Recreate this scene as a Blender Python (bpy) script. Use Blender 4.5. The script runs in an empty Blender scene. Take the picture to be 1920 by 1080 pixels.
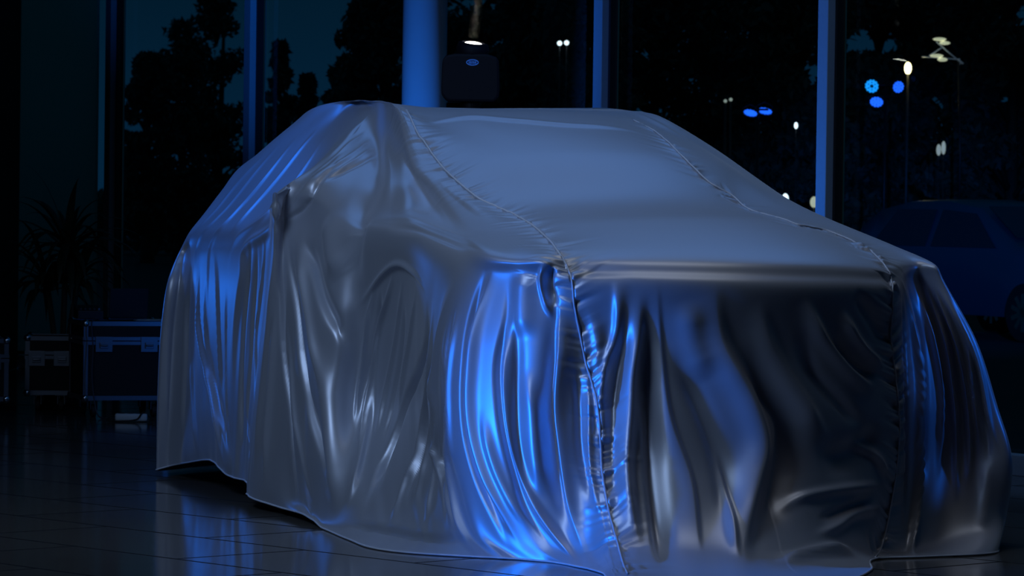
import bpy, bmesh, math, random
import numpy as np
from mathutils import Vector, Matrix

C = bpy.context.scene.collection
sc = bpy.context.scene
PI = math.pi

# ------------------------------------------------------------------ camera
F_PX, PITCH, ROLL, EYE = 7000.0, .0218, .0135, 1.27
cam = bpy.data.cameras.new('camera'); co = bpy.data.objects.new('camera', cam); C.objects.link(co)
cam.sensor_width = 36; cam.lens = 36*F_PX/1920; cam.clip_end = 500; cam.clip_start = .1
cam.dof.use_dof = True; cam.dof.focus_distance = 14.5; cam.dof.aperture_fstop = 12.0
f_ = Vector((0, math.cos(PITCH), -math.sin(PITCH))); r_ = Vector((1, 0, 0)); u_ = r_.cross(f_)
cr_, sr_ = math.cos(ROLL), math.sin(ROLL)
r2 = r_*cr_+u_*sr_; u2 = -r_*sr_+u_*cr_
M = Matrix.Identity(4)
for i in range(3):
    M[i][0], M[i][1], M[i][2] = r2[i], u2[i], -f_[i]
M.translation = (0, 0, EYE); co.matrix_world = M
sc.camera = co
sc.view_settings.view_transform = 'Standard'; sc.view_settings.look = 'None'
sc.view_settings.gamma = 1; sc.view_settings.use_curve_mapping = False
sc.view_settings.exposure = 0.0

# ------------------------------------------------------------------ dusk sky
w = bpy.data.worlds.new('dusk'); sc.world = w; w.use_nodes = True
nt = w.node_tree; nt.nodes.clear()
tc = nt.nodes.new('ShaderNodeTexCoord'); sp = nt.nodes.new('ShaderNodeSeparateXYZ')
rp = nt.nodes.new('ShaderNodeValToRGB'); bg = nt.nodes.new('ShaderNodeBackground'); ou = nt.nodes.new('ShaderNodeOutputWorld')
nt.links.new(tc.outputs['Generated'], sp.inputs[0]); nt.links.new(sp.outputs['Z'], rp.inputs[0])
nt.links.new(rp.outputs[0], bg.inputs[0]); nt.links.new(bg.outputs[0], ou.inputs[0])
e = rp.color_ramp.elements
e[0].position = 0; e[0].color = (.0018, .021, .055, 1)
e[1].position = .07; e[1].color = (.001, .012, .026, 1)
bg.inputs[1].default_value = 1.0

# ------------------------------------------------------------------ stage lights, with one added spot
def aim(o, target):
    d = Vector(target)-o.location
    o.rotation_euler = d.to_track_quat('-Z', 'Y').to_euler()
def area(name, loc, target, sx, sy, power, col, spread=PI):
    l = bpy.data.lights.new(name, 'AREA'); l.shape = 'RECTANGLE'; l.size = sx; l.size_y = sy
    l.energy = power; l.color = col; l.spread = spread
    o = bpy.data.objects.new(name, l); C.objects.link(o); o.location = loc; aim(o, target); return o
def spot(name, loc, target, power, col, ang=60, blend=.6, r=.1):
    l = bpy.data.lights.new(name, 'SPOT'); l.energy = power; l.color = col
    l.spot_size = math.radians(ang); l.spot_blend = blend; l.shadow_soft_size = r
    o = bpy.data.objects.new(name, l); C.objects.link(o); o.location = loc; aim(o, target); return o
BLUE = (.01, .20, 1.0)
area('ceiling_wash', (.5, 16.8, 5.05), (.6, 14.8, 1), 5.0, 3.4, 60, (.15, .41, 1.0))
area('house_light', (-3.2, 11.3, 4.2), (-.5, 15.0, .8), 2.0, 2.0, 27, (.50, .69, 1.0), math.radians(85))
area('nose_light', (.9, 13.85, 4.95), (.9, 13.86, 1), 2.3, 1.5, 5, (.95, .97, 1.), math.radians(100))
spot('blue_par_front', (-2.5, 12.45, .7), (.5, 13.25, .5), 350, BLUE, 37, .9, .12)
spot('blue_par_side', (-3.3, 18.1, 2.7), (-1.3, 17.1, 1.4), 60, BLUE, 46, .9, .12)
spot('blue_par_low', (-3.45, 19.4, .9), (-1.5, 17.1, .5), 22, BLUE, 46, .9, .12)
spot('blue_par_right', (4.1, 13.75, 2.0), (2.14, 14.36, .92), 90, BLUE, 24, .7, .04)
spot('blue_par_back', (-1.3, 20.4, .4), (-1.75, 25.2, 2.7), 260, BLUE, 28, .9, .1)
spot('blue_par_cases', (-1.15, 20.6, .6), (-2.2, 21.9, .35), 5, BLUE, 40, .8, .05)
spot('blue_par_column', (-1.6, 19.6, .3), (-.55, 22.3, 2.4), 560, BLUE, 60, .9, .1)
spot('blue_par_window', (-.35, 20.9, .35), (1.58, 19.57, 2.3), 450, BLUE, 62, .9, .1)
spot('added_spot_outside', (3.0, 17.9, 2.4), (4.7, 40, 1.1), 7000, BLUE, 11, .8, .1)  # added spot with no known lamp, brightens the car outside the glass

# ------------------------------------------------------------------ helpers
def mat(name, col, rough=.5, metal=0., spec=.5, emit=None, es=1., **kw):
    m = bpy.data.materials.new(name); m.use_nodes = True
    b = m.node_tree.nodes['Principled BSDF']
    b.inputs['Base Color'].default_value = (*col, 1); b.inputs['Roughness'].default_value = rough
    b.inputs['Metallic'].default_value = metal; b.inputs['Specular IOR Level'].default_value = spec
    if emit: b.inputs['Emission Color'].default_value = (*emit, 1); b.inputs['Emission Strength'].default_value = es
    for k, v in kw.items(): b.inputs[k].default_value = v
    return m
def speckle(m, scale, amount, bump=0.):
    """procedural grain on a principled material"""
    n = m.node_tree; b = n.nodes['Principled BSDF']; t = n.nodes.new('ShaderNodeTexNoise'); t.inputs['Scale'].default_value = scale
    t.inputs['Detail'].default_value = 3
    g = n.nodes.new('ShaderNodeTexCoord'); n.links.new(g.outputs['Object'], t.inputs['Vector'])
    mx = n.nodes.new('ShaderNodeMix'); mx.data_type = 'RGBA'; c = b.inputs['Base Color'].default_value[:]
    mx.inputs[6].default_value = [max(0, x*(1-amount)) for x in c[:3]]+[1]; mx.inputs[7].default_value = [x*(1+amount) for x in c[:3]]+[1]
    n.links.new(t.outputs['Fac'], mx.inputs[0]); n.links.new(mx.outputs[2], b.inputs['Base Color'])
    if bump:
        bp = n.nodes.new('ShaderNodeBump'); bp.inputs['Strength'].default_value = bump; bp.inputs['Distance'].default_value = .002
        n.links.new(t.outputs['Fac'], bp.inputs['Height']); n.links.new(bp.outputs[0], b.inputs['Normal'])
    return m
def link(name, me, m=None, parent=None, loc=None, smooth=False):
    o = bpy.data.objects.new(name, me); C.objects.link(o)
    if m: me.materials.append(m)
    if parent: o.parent = parent
    if loc: o.location = loc
    if smooth: me.polygons.foreach_set('use_smooth', [True]*len(me.polygons))
    return o
def obj(name, bm, m, parent=None, loc=None, smooth=False, bevel=0):
    if bevel:
        bmesh.ops.bevel(bm, geom=[x for x in bm.edges if len(x.link_faces) == 2 and x.calc_face_angle(0) > .5], offset=bevel, segments=2, affect='EDGES', profile=.6)
    me = bpy.data.meshes.new(name); bm.to_mesh(me); bm.free()
    return link(name, me, m, parent, loc, smooth)
def thing(name, label, cat, loc=(0, 0, 0), rz=0, group=None):
    o = bpy.data.objects.new(name, None); C.objects.link(o); o.location = loc; o.rotation_euler = (0, 0, rz)
    o.empty_display_size = .1
    o['label'] = label; o['category'] = cat
    if group: o['group'] = group
    return o
def tag(o, label, cat, group=None, kind=None):
    o['label'] = label; o['category'] = cat
    if group: o['group'] = group
    if kind: o['kind'] = kind
    return o
def struct(o): o['kind'] = 'structure'; return o
def box(bm, c, s, rot=None):
    r = bmesh.ops.create_cube(bm, size=1)['verts']
    bmesh.ops.scale(bm, vec=s, verts=r)
    if rot: bmesh.ops.rotate(bm, verts=r, cent=(0, 0, 0), matrix=rot)
    bmesh.ops.translate(bm, vec=c, verts=r); return r
def cyl(bm, a, b, r1, r2=None, n=16, caps=True):
    a, b = Vector(a), Vector(b); d = b-a
    v = bmesh.ops.create_cone(bm, cap_ends=caps, segments=n, radius1=r1, radius2=r1 if r2 is None else r2, depth=d.length)['verts']
    bmesh.ops.rotate(bm, verts=v, cent=(0, 0, 0), matrix=d.to_track_quat('Z', 'Y').to_matrix())
    bmesh.ops.translate(bm, vec=(a+b)/2, verts=v); return v
def ball(bm, c, r, s=(1, 1, 1), n=16):
    v = bmesh.ops.create_uvsphere(bm, u_segments=n, v_segments=n//2, radius=r)['verts']
    bmesh.ops.scale(bm, vec=s, verts=v); bmesh.ops.translate(bm, vec=c, verts=v); return v
def lathe(bm, prof, n=24):
    rings = [[bm.verts.new((r*math.cos(2*PI*k/n), r*math.sin(2*PI*k/n), z)) for k in range(n)] for r, z in prof]
    for a, b in zip(rings, rings[1:]):
        for k in range(n): bm.faces.new((a[k], a[(k+1) % n], b[(k+1) % n], b[k]))
    bm.faces.new(rings[0][::-1]); bm.faces.new(rings[-1])
def tube(bm, pts, r, n=8):
    pts = [Vector(p) for p in pts]; rings = []
    for i, p in enumerate(pts):
        t = (pts[min(i+1, len(pts)-1)]-pts[max(i-1, 0)]).normalized()
        a = t.orthogonal() if i == 0 else (A0-t*A0.dot(t))
        a.normalize(); A0 = a; b = t.cross(a)
        rr = r(i/(len(pts)-1)) if callable(r) else r
        rings.append([bm.verts.new(p+(a*math.cos(2*PI*k/n)+b*math.sin(2*PI*k/n))*rr) for k in range(n)])
    for a, b in zip(rings, rings[1:]):
        for k in range(n): bm.faces.new((a[k], a[(k+1) % n], b[(k+1) % n], b[k]))
    bm.faces.new(rings[0][::-1]); bm.faces.new(rings[-1])
def smooth_path(p, n=6):
    p = [Vector(x) for x in p]; q = [2*p[0]-p[1]]+p+[2*p[-1]-p[-2]]; out = []
    for i in range(len(p)-1):
        for k in range(n):
            x = k/n; a, b, c, d = q[i:i+4]
            out.append(.5*((2*b)+(-a+c)*x+(2*a-5*b+4*c-d)*x*x+(-a+3*b-3*c+d)*x**3))
    return out+[p[-1]]

# ------------------------------------------------------------------ the showroom
Z0 = 27.0
def W(k, off=0., z=0.):
    """point of the glass wall, k mullion spacings along, off metres into the room"""
    n = Vector((-.853, -.522))
    return Vector((Z0*(-.1097+.04208*k)+n.x*off, Z0*(1-.0688*k)+n.y*off, z))
WD = (W(1)-W(0)).normalized(); WN = Vector((-WD.y, WD.x, 0))
if WN.y > 0: WN = -WN
WROT = Matrix((WD, WN, Vector((0, 0, 1)))).transposed()
HT = 5.2
tile = bpy.data.materials.new('polished_tile'); tile.use_nodes = True
n = tile.node_tree; b = n.nodes['Principled BSDF']
tcn = n.nodes.new('ShaderNodeTexCoord'); mp = n.nodes.new('ShaderNodeMapping'); mp.inputs['Rotation'].default_value = (0, 0, math.radians(47)); mp.inputs['Location'].default_value = (.31, .22, 0)
br = n.nodes.new('ShaderNodeTexBrick'); br.offset = .5; br.inputs['Scale'].default_value = 1
br.inputs['Brick Width'].default_value = 1.2; br.inputs['Row Height'].default_value = .6; br.inputs['Mortar Size'].default_value = .011; br.inputs['Mortar Smooth'].default_value = .3
br.inputs['Color1'].default_value = (.10, .095, .09, 1); br.inputs['Color2'].default_value = (.085, .082, .08, 1); br.inputs['Mortar'].default_value = (.012, .012, .013, 1)
n.links.new(tcn.outputs['Object'], mp.inputs[0]); n.links.new(mp.outputs[0], br.inputs['Vector']); n.links.new(br.outputs['Color'], b.inputs['Base Color'])
ns = n.nodes.new('ShaderNodeTexNoise'); ns.inputs['Scale'].default_value = 1.7; ns.inputs['Detail'].default_value = 5; n.links.new(tcn.outputs['Object'], ns.inputs['Vector'])
mr = n.nodes.new('ShaderNodeMapRange'); mr.inputs['To Min'].default_value = .07; mr.inputs['To Max'].default_value = .16
n.links.new(ns.outputs['Fac'], mr.inputs[0])
ad = n.nodes.new('ShaderNodeMath'); ad.operation = 'ADD'; mu = n.nodes.new('ShaderNodeMath'); mu.operation = 'MULTIPLY'; mu.inputs[1].default_value = .5
n.links.new(br.outputs['Fac'], mu.inputs[0]); n.links.new(mu.outputs[0], ad.inputs[0]); n.links.new(mr.outputs[0], ad.inputs[1]); n.links.new(ad.outputs[0], b.inputs['Roughness'])
bp = n.nodes.new('ShaderNodeBump'); bp.inputs['Strength'].default_value = .3; bp.inputs['Distance'].default_value = .002; bp.invert = True
sm_ = n.nodes.new('ShaderNodeMapRange'); sm_.inputs['To Min'].default_value = .5; sm_.inputs['To Max'].default_value = .03
n.links.new(br.outputs['Fac'], sm_.inputs[0]); n.links.new(sm_.outputs[0], b.inputs['Specular IOR Level'])
LX = -3.72
def poly_slab(name, pts, z0, z1, m):
    bm = bmesh.new(); lo = [bm.verts.new((p[0], p[1], z0)) for p in pts]; hi = [bm.verts.new((p[0], p[1], z1)) for p in pts]
    bm.faces.new(lo); bm.faces.new(hi)
    for i in range(len(pts)): bm.faces.new((lo[i], lo[(i+1) % len(pts)], hi[(i+1) % len(pts)], hi[i]))
    bmesh.ops.recalc_face_normals(bm, faces=bm.faces); return struct(obj(name, bm, m))
wl = W(-.70); wr = W(8.2)
room = [(LX, wl.y+.05), (wr.x, wr.y), (wr.x, -3), (LX, -3)]
poly_slab('floor', room, -.15, 0, tile)
dark_paint = speckle(mat('dark_wall_paint', (.02, .022, .028), .75), 6, .15)
ceil_m = speckle(mat('ceiling_paint', (.03, .03, .034), .85), 5, .1)
poly_slab('ceiling', room, HT, HT+.12, ceil_m)
bm = bmesh.new(); box(bm, (LX-.11, (wl.y-3)/2, HT/2), (.2, wl.y+3.2, HT)); struct(obj('wall_left', bm, dark_paint))
bm = bmesh.new(); box(bm, (wr.x+.1, (wr.y-3)/2, HT/2), (.2, wr.y+3, HT)); struct(obj('wall_right', bm, dark_paint))
bm = bmesh.new(); box(bm, ((LX+wr.x)/2, -3.1, HT/2), (wr.x-LX, .2, HT)); struct(obj('wall_front', bm, dark_paint))

frame_m = speckle(mat('powder_coated_aluminium', (.30, .33, .38), .5), 40, .06)
gap_m = mat('black_gasket', (.006, .006, .008), .5)
bead_m = mat('brushed_glazing_bead', (.5, .42, .3), .28, 1.)
glass = bpy.data.materials.new('window_glass'); glass.use_nodes = True
n = glass.node_tree; n.nodes.clear()
o_ = n.nodes.new('ShaderNodeOutputMaterial'); t_ = n.nodes.new('ShaderNodeBsdfTransparent'); g_ = n.nodes.new('ShaderNodeBsdfGlossy'); mx = n.nodes.new('ShaderNodeMixShader'); fr = n.nodes.new('ShaderNodeFresnel')
t_.inputs[0].default_value = (.82, .9, .9, 1); g_.inputs['Roughness'].default_value = .01; fr.inputs[0].default_value = 1.45
ge = n.nodes.new('ShaderNodeNewGeometry'); ib = n.nodes.new('ShaderNodeMath'); ib.operation = 'SUBTRACT'; ib.inputs[0].default_value = 1; n.links.new(ge.outputs['Backfacing'], ib.inputs[1])
ml = n.nodes.new('ShaderNodeMath'); ml.operation = 'MULTIPLY'; n.links.new(fr.outputs[0], ml.inputs[0]); n.links.new(ib.outputs[0], ml.inputs[1])
n.links.new(ml.outputs[0], mx.inputs[0]); n.links.new(t_.outputs[0], mx.inputs[1]); n.links.new(g_.outputs[0], mx.inputs[2]); n.links.new(mx.outputs[0], o_.inputs[0])
ks = [0, 1, 2, 3, 4, 5, 6, 7]
for i, k in enumerate(ks):
    c = W(k)+WD*.045-WN*.06
    bm = bmesh.new(); box(bm, (0, 0, HT/2), (.09, .12, HT), WROT.to_4x4())
    o = struct(obj('trim_%d' % (i+1), bm, frame_m, loc=(c.x, c.y, 0), bevel=.004))
    for nm, dx, dy, wx, wy, m in (('gasket', .056, -.01, .020, .05, gap_m), ('glazing_bead', .070, -.035, .006, .010, bead_m)):
        bm = bmesh.new(); box(bm, WD*dx+WN*dy+Vector((0, 0, HT/2)), (wx, wy, HT), WROT.to_4x4()); obj(nm, bm, m, o)
for i, k in enumerate([-.70]+ks):
    a, bq = W(k)+WD*(.09 if i else 0), W(ks[i] if i < len(ks) else 8.2)
    bm = bmesh.new(); box(bm, (0, 0, HT/2), ((bq-a).length, .012, HT), WROT.to_4x4()); c = (a+bq)/2-WN*.10
    struct(obj('window_%d' % (i+1), bm, glass, loc=(c.x, c.y, 0)))
bm = bmesh.new(); a, bq = W(-.7), W(8.2); box(bm, (a+bq)/2+Vector((0, 0, .05)), ((bq-a).length, .10, .10), WROT.to_4x4()); struct(obj('baseboard_back', bm, frame_m, bevel=.004))
# pale blind in the first pane
blind_m = speckle(mat('blind_fabric', (.5, .66, .62), .9), 3, .1)
a, bq = W(-.66), W(-.02); bl = thing('roller_blind', 'tall grey-green roller blind drawn down in the leftmost window pane', 'blind', ((a.x+bq.x)/2+WN.x*.03, (a.y+bq.y)/2+WN.y*.03, 0))
bm = bmesh.new(); NX = 24; L_ = (bq-a).length
vs_ = [[bm.verts.new(WD*(L_*(x/NX-.5))+WN*(.002*math.sin(x*1.3))+Vector((0, 0, z))) for x in range(NX+1)] for z in (.12, 2.0, HT-.15)]
for r0, r1 in zip(vs_, vs_[1:]):
    for x in range(NX): bm.faces.new((r0[x], r0[x+1], r1[x+1], r1[x]))
nb_ = blind_m.node_tree; tr_ = nb_.nodes.new('ShaderNodeBsdfTranslucent'); tr_.inputs[0].default_value = (.85, .95, .85, 1); mxs = nb_.nodes.new('ShaderNodeMixShader'); mxs.inputs[0].default_value = .8
nb_.links.new(nb_.nodes['Principled BSDF'].outputs[0], mxs.inputs[1]); nb_.links.new(tr_.outputs[0], mxs.inputs[2]); nb_.links.new(mxs.outputs[0], nb_.nodes['Material Output'].inputs[0])
s_ = obj('shade', bm, blind_m, bl, smooth=True); md = s_.modifiers.new('t', 'SOLIDIFY'); md.thickness = .003
bm = bmesh.new(); cyl(bm, WD*(-L_/2)+Vector((0, 0, .12)), WD*(L_/2)+Vector((0, 0, .12)), .014); obj('bottom_bar', bm, frame_m, bl, smooth=True)
bm = bmesh.new(); cyl(bm, WD*(-L_/2)+Vector((0, 0, HT-.12)), WD*(L_/2)+Vector((0, 0, HT-.12)), .04); obj('roller', bm, frame_m, bl, smooth=True)

# round column
col_m = speckle(mat('column_plaster', (.42, .44, .48), .7), 8, .05)
bm = bmesh.new(); lathe(bm, [(.150, 0), (.150, .10), (.133, .12), (.133, HT)], 48)
o = obj('round_column', bm, col_m, loc=(-.54, 22.3, 0), smooth=True)
tag(o, 'thick round pale column lit blue, standing between two windows behind the car', 'column')
for p in o.data.polygons:
    if abs(p.normal.z) > .5: p.use_smooth = False

# --- evaluation of the cloth's control net (37 ribs round the car, 13 rings from roof to hem)
def spline(P0, P1, P2, P3, x):
    """centripetal Catmull-Rom between P1 and P2"""
    d = lambda a, b: np.sqrt(np.linalg.norm(b-a, axis=-1, keepdims=True))+1e-3
    a, b, c = d(P0, P1), d(P1, P2), d(P2, P3)
    m1 = ((P1-P0)/a-(P2-P0)/(a+b)+(P2-P1)/b)*b
    m2 = ((P2-P1)/b-(P3-P1)/(b+c)+(P3-P2)/c)*b
    x2, x3 = x*x, x*x*x
    return (2*x3-3*x2+1)*P1+(x3-2*x2+x)*m1+(3*x2-2*x3)*P2+(x3-x2)*m2
def cr(P0, P1, P2, P3, x):
    return .5*((2*P1)+(-P0+P2)*x+(2*P0-5*P1+4*P2-P3)*x*x+(-P0+3*P1-3*P2+P3)*x**3)
def eval_net(net, us, vs):
    """net (R,N,3), closed in u; us in ring units 0..R, vs in 0..N-1; returns (len(us),len(vs),3)"""
    R, N = net.shape[:2]
    i = np.floor(us).astype(int); x = (us-i)[:, None, None]
    A = spline(net[(i-1) % R], net[i % R], net[(i+1) % R], net[(i+2) % R], x)
    pad = np.concatenate([2*A[:, :1]-A[:, 1:2], A, 2*A[:, -1:]-A[:, -2:-1]], 1)
    j = np.minimum(np.floor(vs).astype(int), N-2); y = (vs-j)[None, :, None]
    return spline(pad[:, j], pad[:, j+1], pad[:, j+2], pad[:, j+3], y)

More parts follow.
